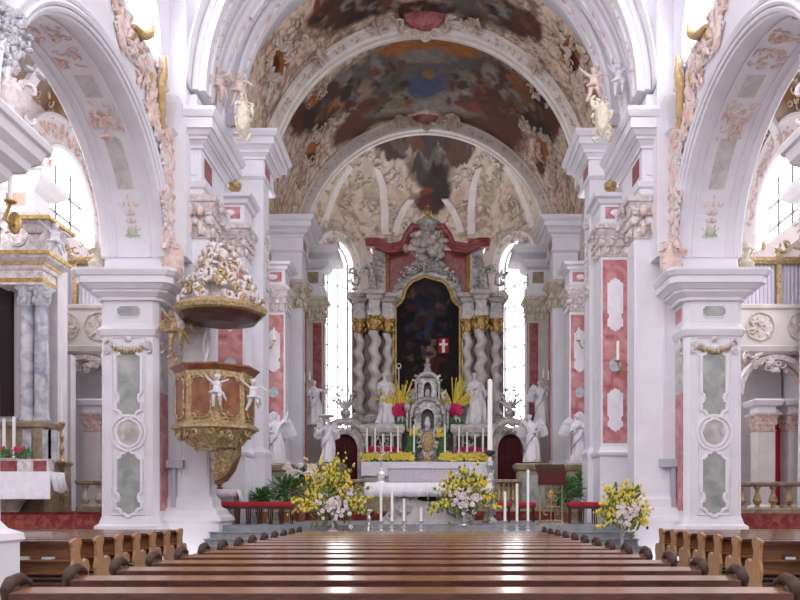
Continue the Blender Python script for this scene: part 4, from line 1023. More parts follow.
for px, p0, p1, d, po, lab in ((328, 100, 124, 33.8, 'fly', 'rose stucco cherub flying at the left foot of the painted vault scene'), (516, 104, 126, 33.8, 'fly', 'rose stucco cherub at the right foot of the painted vault scene'),
                               (452, 98, 132, 34.0, 'reach', 'rose stucco cherub perched right of the small shield on the inner arch'), (400, 104, 128, 34.0, 'reach', 'rose stucco cherub lying left of the small shield on the inner arch'),
                               (318, 44, 70, 27.0, 'fly', 'rose stucco cherub clinging to the outer choir arch on the left'), (537, 52, 76, 27.0, 'fly', 'rose stucco cherub clinging to the outer choir arch on the right'),
                               (382, 8, 36, 27.0, 'sit', 'rose stucco cherub left of the large shield on the outer arch'), (474, 8, 36, 27.0, 'sit', 'rose stucco cherub right of the large shield on the outer arch')):
    mkputto(lab, px, p0, p1, d, po, 0, 'stucco_vault')
mkputto('small white cherub seated at the feet of the left robed saint', 402, 408, 426, 32.5, 'sit', -.4, 'statue_white')
mkputto('small white cherub seated at the feet of the right robed saint', 456, 409, 426, 32.5, 'sit', .4, 'statue_white')
# scroll bracket ornaments at the inner corner of the two upper cornices
for s in (-1, 1):
    px = 240 if s < 0 else 603
    m = MB(); q = Fr(P(px + (4 if s < 0 else -2), 120, 20.6)); rocaille(m, q, .5, 1.0, 18, .14)
    leaf(m, q, 0, 0, .5, .2, PI / 2, .12); rocaille(m, q, .5, 1.2, 50, .1)
    tag(m.build('cornice_bracket', 'stucco_cream'), f'creamy scrolled stucco bracket on the inner corner of the {SN[s]} upper cornice', 'stucco')
    # vases and cartouches on the impost, urn on the choir cornice
    m = MB(); q = Fr(P(173 if s < 0 else 671, 262, 19.6)); m.ell(q.p(0, 0, 0), (.3, .2, .55), 12, 8); rocaille(m, Fr(q.p(0, 0, .1)), .55, 1.1, 26, .13); tag(m.build('wall_cartouche', 'stucco_pink'), f'pink oval stucco cartouche with ruffled edge above the {SN[s]} pier cornice', 'stucco')
    m = MB(); q = Fr(P(97 if s < 0 else 746, 262, 19.9)); rocaille(m, q, .35, .7, 12, .13); m.lathe(q.p(0, -.35, 0), [(.1, 0), (.2, .12), (.22, .3), (.1, .42), (.06, .6), (.1, .7), (.02, .95)], 12)
    tag(m.build('urn', 'stucco_cream'), f'ruffled stone urn at the aisle end of the {SN[s]} pier cornice', 'urn')
    b = Vector((s * 5.75, 22.9, 10.85)); m = MB(); m.lathe(b, [(.18, 0), (.2, .06), (.08, .12), (.06, .2), (.2, .36), (.22, .5), (.12, .58), (.06, .62), (.09, .72), (.02, .95)], 14); tag(m.build('urn', 'gold_white'), f'small gilt finial urn on the lower {SN[s]} choir cornice', 'urn')
# ================================================================== HIGH ALTAR
XA = .1
for q, sd in ((-1, 'left'), (1, 'right')):
    rt = thing('altar_columns', f'{sd} group of three twisted marble columns with gilt capitals and cornice, beside the altar painting', 'columns', (XA + q * 2.5, 34.5, 2.3))
    cols = [(2.4, 33.9, .30), (1.84, 34.4, .26), (3.12, 34.4, .26)]
    for k, (dx, y, r) in enumerate(cols):
        m = MB(); rings = []
        z0, z1 = 5.75, 9.45
        for j in range(73):
            t = j / 72; an = 2 * PI * 4.6 * t * q; rr = r * (1 - .12 * t)
            ox, oy = rr * .26 * math.cos(an), rr * .26 * math.sin(an)
            rings.append([(XA + q * dx + ox + rr * .86 * math.cos(a), y + oy + rr * .86 * math.sin(a), z0 + (z1 - z0) * t) for a in [2 * PI * i / 16 for i in range(16)]])
        m.loft(rings); tc_ = m.build('twisted_column', 'twist_marble', rt, smooth=True)
        m = MB(); c = (XA + q * dx, y, 0); m.lathe(c, [(r * 1.5, 5.5), (r * 1.5, 5.6), (r * 1.2, 5.64), (r * 1.35, 5.7), (r * 1.0, 5.76)], 16); m.build('column_base', 'altar_marble', tc_)
        m = MB(); m.lathe(c, [(r * .8, 9.4), (r * .95, 9.45), (r * .85, 9.6), (r * 1.1, 9.85), (r * 1.4, 10.0), (r * 1.4, 10.05)], 14)
        for i in range(10):
            a = 2 * PI * i / 10; m.ell((c[0] + r * 1.05 * math.cos(a), y + r * 1.05 * math.sin(a), 9.62 + .17 * (i % 2)), (.07, .07, .14), 6, 4)
        for i in range(4):
            a = PI / 4 + PI / 2 * i; m.ell((c[0] + r * 1.35 * math.cos(a), y + r * 1.35 * math.sin(a), 9.94), .1, 8, 5)
        m.build('gilt_capital', 'gold', tc_)
        m = MB(); m.rect(c[0] - .28, c[0] + .28, y - .28, y + .3, [(10.05, .0), (10.3, .02), (10.32, -.04), (10.75, -.04), (10.8, .04), (10.95, .1), (11.0, .2), (11.14, .24), (11.18, .18)]); m.build('entablature_block', 'altar_marble', rt)
    m = MB(); xs = sorted((XA + q * 1.5, XA + q * 3.5)); m.box(*xs, 34.7, 35.3, 5.4, 10.1); m.build('back_wall', 'dark_marble', rt)
    m = MB(); m.rect(*xs, 34.5, 35.3, [(10.05, 0), (10.75, 0), (10.85, .08), (11.0, .2), (11.14, .24), (11.18, .18)]); m.build('cornice', 'altar_marble', rt)
    m = MB(); m.rect(*xs, 34.1, 35.3, [(2.3, .1), (2.7, .1), (2.76, .02), (5.2, 0), (5.25, .08), (5.4, .12), (5.5, .06)])
    m.rect(XA + q * 2.4 - .35, XA + q * 2.4 + .35, 33.5, 34.2, [(2.3, .05), (2.7, .05), (2.76, 0), (5.2, 0), (5.3, .08), (5.45, .1), (5.5, .04)]); m.build('pedestal', 'altar_marble', rt)
    m = MB()
    for dx in (2.4,): rocaille(m, Fr((XA + q * dx, 33.48, 4.6)), .5, 1., 14, .12)
    m.build('pedestal_carving', 'silver_dark', rt)
    # upper storey pillar and red drapery beside the gable
    up = thing('gable_pillar', f'{sd} upper altar pillar with gilt strip and red marble back, above the cornice', 'pillar', (XA + q * 2.1, 35, 11.18))
    m = MB(); xs = sorted((XA + q * 1.95, XA + q * 2.55)); m.rect(*xs, 34.6, 35.2, [(11.18, .05), (11.35, .05), (11.4, 0), (13.3, 0), (13.4, .1), (13.5, .14)]); m.build('pillar', 'altar_marble', up)
    m = MB(); xs = sorted((XA + q * 1.78, XA + q * 1.97)); m.box(*xs, 34.62, 34.8, 11.3, 13.3); m.build('gilt_strip', 'ochre', up)
    m = MB(); xs = sorted((XA + q * .55, XA + q * 1.8)); m.box(*xs, 34.9, 35.2, 11.18, 13.4); m.build('back_panel', 'red_marble', up)
    m = MB()
    pts = [(XA + q * 2.8, 34.5, 13.62), (XA + q * 2.3, 34.4, 13.55), (XA + q * 1.8, 34.4, 13.3), (XA + q * 1.2, 34.4, 13.4), (XA + q * .9, 34.5, 13.75), (XA + q * .6, 34.6, 14.1)]
    for dz in (0, .14, -.12): m.tube([(a, b, c_ + dz) for a, b, c_ in pts], [.1, .13, .12, .13, .12, .06], 8)
    m.rect(*sorted((XA + q * 1.9, XA + q * 2.85)), 34.5, 35.1, [(13.45, 0), (13.75, .06), (13.8, .06)])
    m.build('red_canopy', 'red_marble', up)
    m = MB(); rocaille(m, Fr((XA + q * 2.25, 34.5, 12.3)), .5, 1.7, 22, .16); m.build('silver_carving', 'silver_dark', up)
    # side scroll and urn
    m = MB(); fq = Fr((XA + q * 3.35, 34.3, 11.75)); scroll(m, fq, 0, 0, .42, PI / 2, q, .1); scroll(m, fq, q * .1, .45, .25, 0, -q, .08); rocaille(m, fq, .5, 1.0, 14, .13)
    tag(m.build('cornice_vase', 'silver_dark'), f'silvery scrolled vase on the outer end of the {sd} altar cornice, against the window', 'urn')
    # side doorway
    pw = thing('doorway', f'{sd} baroque marble doorway with dark red curtain beside the high altar', 'doorway', (XA + q * 3.55, 32.4, 2.3))
    xs = sorted((XA + q * 2.62, XA + q * 4.5)); w_ = xs[1] - xs[0]; f = Fr((xs[0], 32.2, 0)); c = w_ / 2
    m = MB(); wall_arch(m, f, 0, w_, 2.3, 4.75, c - .55, c + .55, 2.3, 3.9, .7, .5, 12); m.build('surround', 'altar_marble', pw)
    m = MB(); archivolt(m, f, c, 4.3, .78, .7, [(0, 0), (0, .14), (.08, .2), (.2, .2), (.26, .1), (.3, 0)], 20, .05, PI - .05)
    archivolt(m, f, c, 3.9, .55, .7, [(0, 0), (0, .05), (.08, .07), (.1, 0)], 16); m.build('pediment', 'altar_marble', pw)
    m = MB(); pts = [(c - .6, 2.3)] + [(c + .6 * -math.cos(PI * i / 10), 3.9 + .72 * math.sin(PI * i / 10)) for i in range(11)] + [(c + .6, 2.3)]; m.poly(f, pts, -.3, -.4)
    for i in range(9): m.tube([f.p(c - .5 + .125 * i, 2.35, -.27), f.p(c - .5 + .125 * i, 4.2, -.29)], .05, 6)
    m.build('curtain', 'dark_red', pw)
    m = MB(); rocaille(m, Fr(f.p(c, 4.85, .15)), 1.2, .5, 22, .13); m.build('carving', 'silver_dark', pw)
    m = MB()
    for a_ in (-.78, .78): m.tube([f.p(c + a_, 2.4, .04), f.p(c + a_, 4.2, .04)], .09, 8)
    m.build('side_post', 'grey_marble', pw)
    b = f.p(c - q * .02, 5.05, 0); m = MB(); m.lathe(b + Vector((0, .1, 0)), [(.16, 0), (.2, .06), (.08, .14), (.22, .4), (.2, .55), (.06, .65), (.05, .8)], 12)
    for i in range(11):
        t = -1.2 + 2.4 * i / 10; e = b + Vector((math.sin(t) * .55, 0, .7 + math.cos(t) * .75 * (1 - .25 * (i % 2)))); m.tube([b + Vector((0, .1, .6)), b + Vector((math.sin(t) * .3, .05, .85)), e], [.05, .045, .02], 5); m.ell(e, .06, 6, 4)
    tag(m.build('leaf_finial', 'silver_dark'), f'silver spray of leaves in a vase on top of the {sd} doorway', 'ornament')
# painting
pw = thing('altar_painting', 'tall dark altar painting in a gilt frame with curved top, a red figure below', 'painting', (XA, 34.9, 6.3))
def hwid(z):
    if z < 10.75: return 1.5
    if z < 11.05: return 1.5 - .38 * ((z - 10.75) / .3) ** .7
    return 1.12 * math.sqrt(max(0., 1 - ((z - 11.05) / 1.08) ** 2))
m = MB(); rings = []; NZ = 130
zs = [6.0 + 6.12 * i / NZ for i in range(NZ + 1)]
for z in zs: rings.append([(XA + max(hwid(z), .02) * (-1 + 2 * i / 70), 34.72, z) for i in range(71)])
m.loft(rings, closed=False); oc = m.build('canvas', 'oil_painting', pw)
v = np.array([p.co[:] for p in oc.data.vertices]) + np.array(WL[pw.name])
bl = []
for px, py, rx, ry, rgb, hd in ((428, 292, 20, 12, (62, 52, 56), 1.5), (428, 305, 22, 12, (44, 46, 62), 1.5), (425, 318, 12, 6, (60, 66, 96), 2), (432, 312, 16, 3, (84, 62, 66), 2), (428, 330, 6, 10, (52, 62, 92), 2), (445, 325, 6, 3, (90, 60, 52), 2), (415, 325, 5, 4, (70, 56, 50), 2),
                                (412, 345, 5, 6, (84, 66, 52), 2), (430, 352, 5, 8, (170, 136, 112), 2.5), (424, 352, 3, 6, (130, 100, 80), 2.5), (431, 366, 9, 8, (110, 26, 24), 2.5), (438, 361, 8, 3, (96, 30, 26), 2.5), (420, 335, 4, 4, (100, 60, 50), 2), (432, 341, 3, 3, (150, 120, 100), 3), (421, 322, 6, 5, (60, 30, 34), 2), (447, 374, 7, 7, (40, 30, 28), 2), (426, 384, 20, 8, (30, 20, 20), 2)):
    bl.append((U(px, 34.72), V(py, 34.72), rx * .0463, ry * .0463, lin(rgb), hd))
SAT[:] = [1, 1]
r8 = random.Random(3)
for i in range(60): bl.append((XA + r8.uniform(-1.2, 1.2), r8.uniform(6.6, 11.4), r8.uniform(.06, .22), r8.uniform(.06, .2), lin(r8.choice([(70, 50, 44), (50, 40, 50), (36, 44, 66), (84, 60, 50), (60, 24, 24), (24, 16, 18), (16, 12, 14)])), 1.5))
col = paint(v[:, 0], v[:, 2], lin((20, 13, 15)), bl, .2, 3.5, 4., .5, 5.)
xx, zz = v[:, 0], v[:, 2]; fx_, fz_ = U(443.5, 34.72), V(346, 34.72)
fl = ((np.abs(xx - fx_) < .24) & (np.abs(zz - fz_) < .34)); col[fl] = lin((150, 24, 36))
cr = fl & ((np.abs(xx - fx_) < .045) | (np.abs(zz - fz_ - .06) < .045)) & (np.abs(xx - fx_) < .19) & (np.abs(zz - fz_) < .3); col[cr] = lin((235, 225, 228))
setcol(oc, col)
m = MB(); m.box(XA - 1.6, XA + 1.6, 34.8, 35.2, 5.4, 11.0); m.build('backing', 'brown_marble', pw)
out = [(hwid(z), z) for z in zs[::5]] ; loop = [(XA - a, 34.68, z) for a, z in out] + [(XA + a, 34.68, z) for a, z in reversed(out[:-1])]
m = MB(); m.ring(loop, .075, 8, Vector((0, 1, 0))); loop2 = [(x + (x - XA) * .06, 34.75, z + (.05 if z > 11 else 0)) for x, y, z in loop]; m.ring(loop2, .06, 6, Vector((0, 1, 0))); m.build('gilt_frame', 'gold', pw)
m = MB(); m.rect(XA - 1.62, XA + 1.62, 34.4, 35.2, [(2.3, .05), (5.3, 0), (5.4, .1), (5.95, .1)]); m.build('plinth', 'altar_marble', pw)
# gable over the painting
gb = thing('altar_gable', 'silvery carved gable of clouds and scrolls over the painting with gilt crown', 'gable', (XA, 34.8, 12.2))
m = MB()
m.poly(Fr((XA, 34.75, 0)), [(-1.75, 11.1), (-1.5, 11.75), (-1.0, 12.0), (-.75, 12.75), (0, 13.3), (.75, 12.75), (1.0, 12.0), (1.5, 11.75), (1.75, 11.1), (1.25, 11.0), (1.15, 11.6), (.6, 12.1), (0, 12.25), (-.6, 12.1), (-1.15, 11.6), (-1.25, 11.0)], 0, -.3)
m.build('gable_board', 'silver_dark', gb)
m = MB(); r3 = random.Random(4)
for i in range(34):
    t = PI * (i + .5) / 34; a = 1.42 * math.cos(t); b = 11.15 + 1.35 * math.sin(t) + r3.uniform(-.05, .35); scroll(m, Fr((XA, 34.6, 0)), a, b, .17, r3.uniform(0, 6), r3.choice((-1, 1)), .07)
rocaille(m, Fr((XA, 34.65, 12.75)), 1.6, .9, 46, .16, r3); m.build('scrolls', 'silver_dark', gb)
m = MB()
for i in range(26): m.ell((XA + r3.gauss(0, .35), 34.5 + r3.uniform(-.2, .1), 13.5 + r3.gauss(0, .35)), (r3.uniform(.14, .3), .16, r3.uniform(.12, .22)), 10, 6)
m.build('clouds', 'altar_marble', gb, smooth=True)
m = MB(); m.ell((XA, 34.4, 14.95), (.2, .18, .18), 12, 8); m.lathe((XA, 34.4, 14.62), [(.22, 0), (.26, .1), (.18, .14)], 12); m.tube([(XA, 34.4, 15.1), (XA, 34.4, 15.35)], .03, 6); m.tube([(XA - .1, 34.4, 15.25), (XA + .1, 34.4, 15.25)], .025, 6); m.build('gilt_crown', 'gold', gb)
m = MB(); m.lathe((XA, 34.5, 14.0), [(.3, 0), (.5, .25), (.62, .5), (.5, .58), (.2, .6)], 16); 
for q in (-1, 1): rocaille(m, Fr((XA + q * .75, 34.5, 14.2)), .7, .7, 14, .15)
m.build('dark_carving', 'silver_dark', gb)
for q in (-1, 1): m = MB(); m.tube([(XA + q * .3, 34.35, 14.25), (XA + q * .7, 34.3, 14.3), (XA + q * 1.0, 34.35, 13.9), (XA + q * 1.2, 34.4, 13.5)], [.14, .16, .14, .1], 8); m.build('red_drape', 'red_marble', gb)
# mensa, frontal and gradine
ma = thing('high_altar_table', 'white lace-fronted high altar table behind the free-standing altar', 'altar', (XA, 31.2, 2.3))
m = MB(); m.box(XA - 2.62, XA + 2.62, 31.0, 32.0, 2.3, 3.22); m.build('body', 'altar_marble', ma)
m = MB(); m.box(XA - 2.68, XA + 2.68, 30.9, 32.0, 3.22, 3.3); m.build('top', 'altar_marble', ma)
m = MB(); m.box(XA - 1.6, XA + 1.7, 30.9, 30.97, 2.5, 3.28); m.build('lace_frontal', 'lace', ma)
cl = MB(); cl.box(XA - 2.72, XA + 2.72, 30.86, 31.9, 3.305, 3.325); cl.box(XA - 2.72, XA - 1.62, 30.84, 30.86, 2.75, 3.32); cl.box(XA + 1.72, XA + 2.72, 30.84, 30.86, 2.75, 3.32); cl.box(XA - 1.62, XA + 1.72, 30.84, 30.86, 3.05, 3.32)
tag(cl.build('altar_cloth', 'linen'), 'white cloth over the high altar table under the yellow flower band', 'cloth')
for q, sd in ((-1, 'left'), (1, 'right')):
    pd = thing('statue_pedestal', f'silver-grey carved pedestal under the {sd} robed saint behind the altar candles', 'pedestal', (XA + q * 1.95, 32.4, 3.3))
    xs = sorted((XA + q * 1.1, XA + q * 2.75)); m = MB(); m.rect(*xs, 32.05, 33.0, [(2.4, 0), (4.55, 0), (4.65, .1), (4.85, .14), (4.98, .1)]); m.build('block', 'altar_marble', pd)
    m = MB(); m.rect(xs[0] + .05, xs[1] - .05, 32.0, 32.05, [(3.4, 0), (4.5, 0)]); m.build('dark_niche', 'wood_carved', pd)
    m = MB(); rocaille(m, Fr(((xs[0] + xs[1]) / 2, 31.98, 4.1)), .5, 1.0, 16, .15)
    for a in (xs[0] + .08, xs[1] - .08, xs[0] + .4, xs[1] - .4): m.tube([(a, 31.95, 3.4), (a, 31.95, 4.5)], .06, 8)
    m.build('carved_front', 'silver_dark', pd)
# tabernacle
tb = thing('tabernacle', 'tall silver baroque tabernacle with pointed crown in the middle of the high altar', 'tabernacle', (XA, 32.2, 3.3))
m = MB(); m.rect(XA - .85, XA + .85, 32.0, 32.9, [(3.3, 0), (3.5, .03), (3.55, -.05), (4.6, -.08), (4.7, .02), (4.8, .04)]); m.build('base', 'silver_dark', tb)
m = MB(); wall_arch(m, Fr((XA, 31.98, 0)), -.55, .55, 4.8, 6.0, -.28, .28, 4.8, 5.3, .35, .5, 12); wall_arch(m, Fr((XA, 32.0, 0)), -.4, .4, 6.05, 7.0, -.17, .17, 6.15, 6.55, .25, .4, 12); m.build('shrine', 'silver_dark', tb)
m = MB(); m.box(XA - .5, XA + .5, 32.45, 32.6, 4.8, 7.0); m.build('dark_niche', 'wood_dark', tb)
m = MB()
archivolt(m, Fr((XA, 31.9, 0)), 0, 5.4, .62, .6, [(0, -.1), (0, .1), (.12, .14), (.18, .0)], 20)
archivolt(m, Fr((XA, 31.95, 0)), 0, 6.7, .42, .42, [(0, -.1), (0, .1), (.1, .12), (.14, .0)], 16)
for q in (-1, 1):
    for a in (.72, .86): m.tube([(XA + q * a, 31.9, 4.8), (XA + q * a, 31.9, 5.5)], .05, 8)
    m.tube([(XA + q * .5, 31.9, 6.05), (XA + q * .5, 31.9, 6.7)], .045, 8)
    m.ell((XA + q * .85, 32.0, 5.75), (.16, .12, .22)); scroll(m, Fr((XA, 31.9, 0)), q * .8, 6.15, .28, PI / 2, q, .09); scroll(m, Fr((XA, 31.9, 0)), q * .55, 6.9, .2, PI / 2, q, .07)
m.lathe((XA, 32.1, 7.0), [(.42, 0), (.3, .12), (.16, .3), (.12, .45), (.16, .55), (.05, .65), (.09, .75), (.01, .9)], 12)
rocaille(m, Fr((XA, 31.85, 5.9)), 1.4, 1.9, 60, .1, inside=lambda a, b: abs(a) > .3 and abs(a) < .8 - b * .35); m.build('columns_and_scrolls', 'silver_dark', tb)
b_ = MB(); b_.ell((XA, 32.3, 6.35), (.12, .08, .2)); b_.ell((XA, 32.3, 5.15), (.12, .08, .22)); b_.build('small_figures', 'statue_white', tb)
mo = thing('reliquary', 'small gilt scrolled reliquary with round face, standing before the tabernacle', 'reliquary', (XA + .02, 31.5, 3.33))
m = MB(); m.lathe((XA, 31.5, 3.33), [(.36, 0), (.36, .06), (.2, .14), (.14, .4), (.2, .5)], 14); m.build('foot', 'gold_white', mo)
m = MB(); m.ell((XA, 31.5, 4.2), (.3, .14, .5), 14, 8); m.build('case', 'gold_white', mo)
m = MB(); fq = Fr((XA, 31.38, 4.2))
for i in range(14): t = 2 * PI * i / 14; scroll(m, fq, .34 * math.cos(t), .52 * math.sin(t), .1, t, 1 if i % 2 else -1, .04)
m.ell(fq.p(0, .75, 0), (.14, .1, .14)); m.build('scroll_rim', 'stucco', mo)
m = MB(); m.ring([fq.p(.16 * math.cos(t), .05 + .22 * math.sin(t), .05) for t in [i * PI / 8 for i in range(16)]], .025, 6, Vector((0, 1, 0))); m.build('ring', 'gold', mo)
# flowers
def flowers(mb, c, rx, ry, rz, n, s_, r): 
    for i in range(n):
        u = r.uniform(-1, 1); v_ = r.uniform(-1, 1); w_ = r.uniform(-1, .4)
        p = (c[0] + u * rx, c[1] + w_ * ry, c[2] + v_ * rz)
        k = s_ * r.uniform(.7, 1.3)
        for j in range(5):
            a = 2 * PI * j / 5 + u * 5
            mb.ell((p[0] + k * .55 * math.cos(a), p[1] - .01, p[2] + k * .55 * math.sin(a)), (k * .5, k * .3, k * .5), 5, 3)
r4 = random.Random(21)
for q, sd, x0, x1 in ((-1, 'left', -2.65, -.45), (1, 'right', .6, 2.8)):
    t = thing('flower_band', f'{sd} half of the band of yellow flowers edging the high altar top', 'flowers', ((x0 + x1) / 2, 31.1, 3.34))
    m = MB()
    for i in range(14): flowers(m, (x0 + (x1 - x0) * (i + .5) / 14, 31.15, 3.52 + (.1 if abs(i - 7) > 4 else .06) * r4.uniform(0, 1)), .1, .1, .14, 9, .07, r4)
    tag(m.build('yellow_blossoms', 'petal_yellow', t), kind='stuff')
    m = MB()
    for i in range(60): m.ell((r4.uniform(x0, x1), 31.2, 3.42 + r4.uniform(0, .14)), (.1, .06, .05), 5, 3)
    tag(m.build('leaves', 'leaf', t), kind='stuff')
    t = thing('flower_band', f'row of magenta flowers behind the yellow band, in front of the {sd} saint pedestal', 'flowers', (XA + q * 1.9, 31.6, 3.6))
    m = MB()
    for i in range(9): flowers(m, (XA + q * (1.2 + 1.4 * (i + .5) / 9), 31.7, 3.85), .1, .08, .13, 9, .07, r4)
    tag(m.build('magenta_blossoms', 'petal_magenta', t), kind='stuff')
    m = MB(); m.box(*sorted((XA + q * 1.15, XA + q * 2.65)), 31.6, 31.8, 3.32, 3.7); m.build('trough', 'leaf', t)
    # green/yellow bush beside the reliquary
    t = thing('flower_bush', f'green bush with yellow flowers close {sd} of the gilt reliquary', 'flowers', (XA + q * .62, 31.6, 3.33))
    m = MB()
    for i in range(90): m.ell((XA + q * (.62 + r4.gauss(0, .1)), 31.7, 3.5 + r4.uniform(0, 1.0)), (.06, .05, .09), 5, 3)
    tag(m.build('leaves', 'leaf', t), kind='stuff')
    m = MB(); flowers(m, (XA + q * .55, 31.6, 4.6), .2, .1, .18, 26, .06, r4); tag(m.build('yellow_blossoms', 'petal_yellow', t), kind='stuff')
    # tall fan bouquets beside the tabernacle
    t = thing('flower_bouquet', f'fan of yellow branches over magenta flowers, {sd} of the tabernacle crown', 'flowers', (XA + q * 1.15, 32.5, 5.0))
    c = Vector((XA + q * 1.12, 32.5, 5.7))
    m = MB()
    for i in range(46):
        an = r4.uniform(-1.25, 1.25); L = r4.uniform(.8, 1.5); d = Vector((math.sin(an), r4.uniform(-.3, .2), math.cos(an) * 1.1)); e = c + d * L * .85
        m.tube([c, c + d * L * .45 + Vector((0, 0, .05)), e], [.02, .03, .015], 4)
        for k in range(4): m.ell(c + d * L * (.35 + .15 * k), (.035, .03, .06), 5, 3)
    tag(m.build('yellow_branches', 'petal_yellow', t), kind='stuff')
    m = MB(); flowers(m, (c.x, 32.35, c.z - .05), .34, .12, .22, 44, .1, r4); tag(m.build('magenta_blossoms', 'petal_magenta', t), kind='stuff')
    m = MB()
    for i in range(60): m.ell((c.x + r4.gauss(0, .2), 32.5, c.z - .5 + r4.gauss(0, .2)), (.1, .06, .12), 5, 3)
    tag(m.build('leaves', 'leaf', t), kind='stuff')
    m = MB(); m.lathe((c.x, 32.6, 4.9), [(.1, 0), (.16, .15), (.08, .25), (.12, .4)], 10); m.build('vase', 'silver_dark', t)
# candles on the high altar
def candle(label, x, y, z, h, r=.022, group=None, stick=.25, name='altar_candle', smat='silver'):
    t = thing(name, label, 'candle', (x, y, z), group)
    m = MB(); m.lathe((x, y, z), [(r * 4, 0), (r * 4, .02), (r * 1.6, .05), (r * 1.4, stick * .3), (r * 2.6, stick * .4), (r * 1.2, stick * .5), (r * 1.2, stick * .85), (r * 2.6, stick * .93), (r * 2.6, stick)], 12); m.build('holder', smat, t)
    m = MB(); m.lathe((x, y, z), [(r, stick), (r, h), (r * .3, h + .012)], 10); wx = m.build('wax', 'wax', t)
    m = MB(); m.tube([(x, y, z + h), (x, y, z + h + .03)], .004, 4); m.build('wick', 'iron', wx)
    return t
POS = ['outermost', 'second from outside', 'third from outside', 'fourth from outside', 'fifth from outside', 'innermost']
for q, sd, pxs in ((-1, 'left', (367, 375, 383, 391, 398, 414)), (1, 'right', (492, 483, 475, 467, 459, 445))):
    for k, px in enumerate(pxs):
        top = (428, 428, 434, 432, 426, 425)[k]; x = U(px, 31.35); z = 3.33
        candle(f'slim white high altar candle, {POS[k]} of the {sd} row', x, 31.35, z, V(top, 31.35) - z, .04, 'slim candles on the high altar', .45)
# ================================================================== CHANCEL FURNITURE
al = thing('altar', 'free-standing altar with scrolled grey marble front before the high altar', 'altar', (.18, 21.6, 1.0))
m = MB(); m.rect(-1.5, 1.85, 21.3, 22.2, [(2.02, 0), (2.06, .06), (2.14, .1), (2.165, .1)]); m.build('table_top', 'grey_marble', al)
m = MB()
f = Fr((.17, 21.45, 0)); m.poly(f, [(-1.35, 1.0), (1.35, 1.0), (1.3, 1.2), (1.05, 1.4), (.95, 1.7), (1.2, 2.03), (-1.2, 2.03), (-.95, 1.7), (-1.05, 1.4), (-1.3, 1.2)], 0, -.7); m.build('stone_base', 'grey_marble', al)
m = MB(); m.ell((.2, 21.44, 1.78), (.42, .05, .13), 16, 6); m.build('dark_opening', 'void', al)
m = MB()
for q in (-1, 1): scroll(m, f, q * .78, 1.5, .36, PI / 2, q, .1, 5.5); scroll(m, f, q * 1.1, 1.2, .2, 0, -q, .07)
archivolt(m, f, 0, 1.35, .5, .5, [(0, 0), (0, .06), (.08, .06), (.1, 0)], 16, 0, PI); m.build('carved_scrolls', 'beige_marble', al)
def cloth(x0, x1, y0, y1, z, front, side, nx=60):
    m = MB(); rings = []
    for i in range(nx + 1):
        x = x0 + (x1 - x0) * i / nx; wv = .018 * math.sin(x * 9) + .012 * math.sin(x * 23 + 1)
        rings.append([(x, y0 - .03 + wv * 1.2, z - front), (x, y0 - .03 + wv * .6, z - front * .5), (x, y0 - .015, z - .02), (x, y0, z), (x, y1, z)])
    m.loft(rings, closed=False)
    for xs_, q in ((x0, -1), (x1, 1)):
        rings = []
        for i in range(25):
            y = y0 - .03 + (y1 - y0) * i / 24; wv = .03 * math.sin(y * 22)
            rings.append([(xs_, y, z), (xs_ + q * .03 + wv * .4, y, z - side * .4), (xs_ + q * (.1) + wv, y, z - side * (1 - .08 * math.sin(y * 9)))])
        m.loft(rings, closed=False)
    return m
o = cloth(-1.62, 1.97, 21.18, 22.3, 2.185, .4, .85).build('altar_cloth', 'linen', smooth=True); o.modifiers.new('Solidify', 'SOLIDIFY').thickness = .008
tag(o, 'plain white cloth hanging long at the left end of the free-standing altar', 'cloth')
# cross on the altar
t = thing('altar_cross', 'silver crucifix on a shell foot, on the left part of the free-standing altar', 'cross', (U(381, 21.6), 21.6, 2.19)); x = U(381, 21.6)
m = MB(); m.lathe((x, 21.6, 2.19), [(.16, 0), (.15, .04), (.06, .1), (.03, .3), (.05, .36), (.02, .45)], 12); m.ell((x, 21.56, 2.4), (.12, .06, .14)); m.build('foot', 'silver', t)
m = MB(); m.box(x - .015, x + .015, 21.59, 21.61, 2.6, 3.3); m.box(x - .17, x + .17, 21.59, 21.61, 3.02, 3.05); m.build('cross', 'gold_white', t)
m = MB(); m.tube([(x, 21.57, 2.75), (x, 21.57, 3.0)], .02, 6); m.tube([(x - .13, 21.575, 3.06), (x, 21.57, 2.98), (x + .13, 21.575, 3.06)], .011, 6); m.ell((x, 21.57, 3.07), .026); m.build('figure', 'silver', t)
# standing candles
for px, yt, lab in ((381, 487, 'white candle on silver stand before the left end of the altar, tallest of its group'), (392, 493, 'white candle on silver stand, second of the four left of the altar opening'), (404, 499, 'white candle on silver stand, third of the four left of the altar opening'), (421, 508, 'short white candle on silver stand in the middle before the altar'),
                    (505, 492, 'white candle on silver stand right of the altar, shortest of the three'), (517, 484, 'white candle on silver stand, middle of the three right of the altar'), (528, 470, 'tallest white candle on silver stand, right of the altar beside the lectern')):
    x = U(px, 19.6); z = .84; candle(lab, x, 19.6, z, V(yt, 19.6) - z, .035, 'standing candles on the altar steps', .3, 'floor_candle')
t = thing('candelabrum', 'ornate silver stand with branching foot at the left end of the altar, no candle', 'stand', (U(369, 19.6), 19.6, .84)); x = U(369, 19.6)
m = MB(); m.lathe((x, 19.6, .84), [(.04, .12), (.05, .2), (.03, .26), (.06, .36), (.025, .45), (.06, .55), (.03, .6)], 12); m.build('stem', 'silver', t)
for i in range(3):
    a = 2 * PI * i / 3 + .5; m = MB(); m.tube([(x, 19.6, .99), (x + .09 * math.cos(a), 19.6 + .09 * math.sin(a), .96), (x + .14 * math.cos(a), 19.6 + .14 * math.sin(a), .86)], [.03, .03, .025], 6); m.build('leg', 'silver', t)
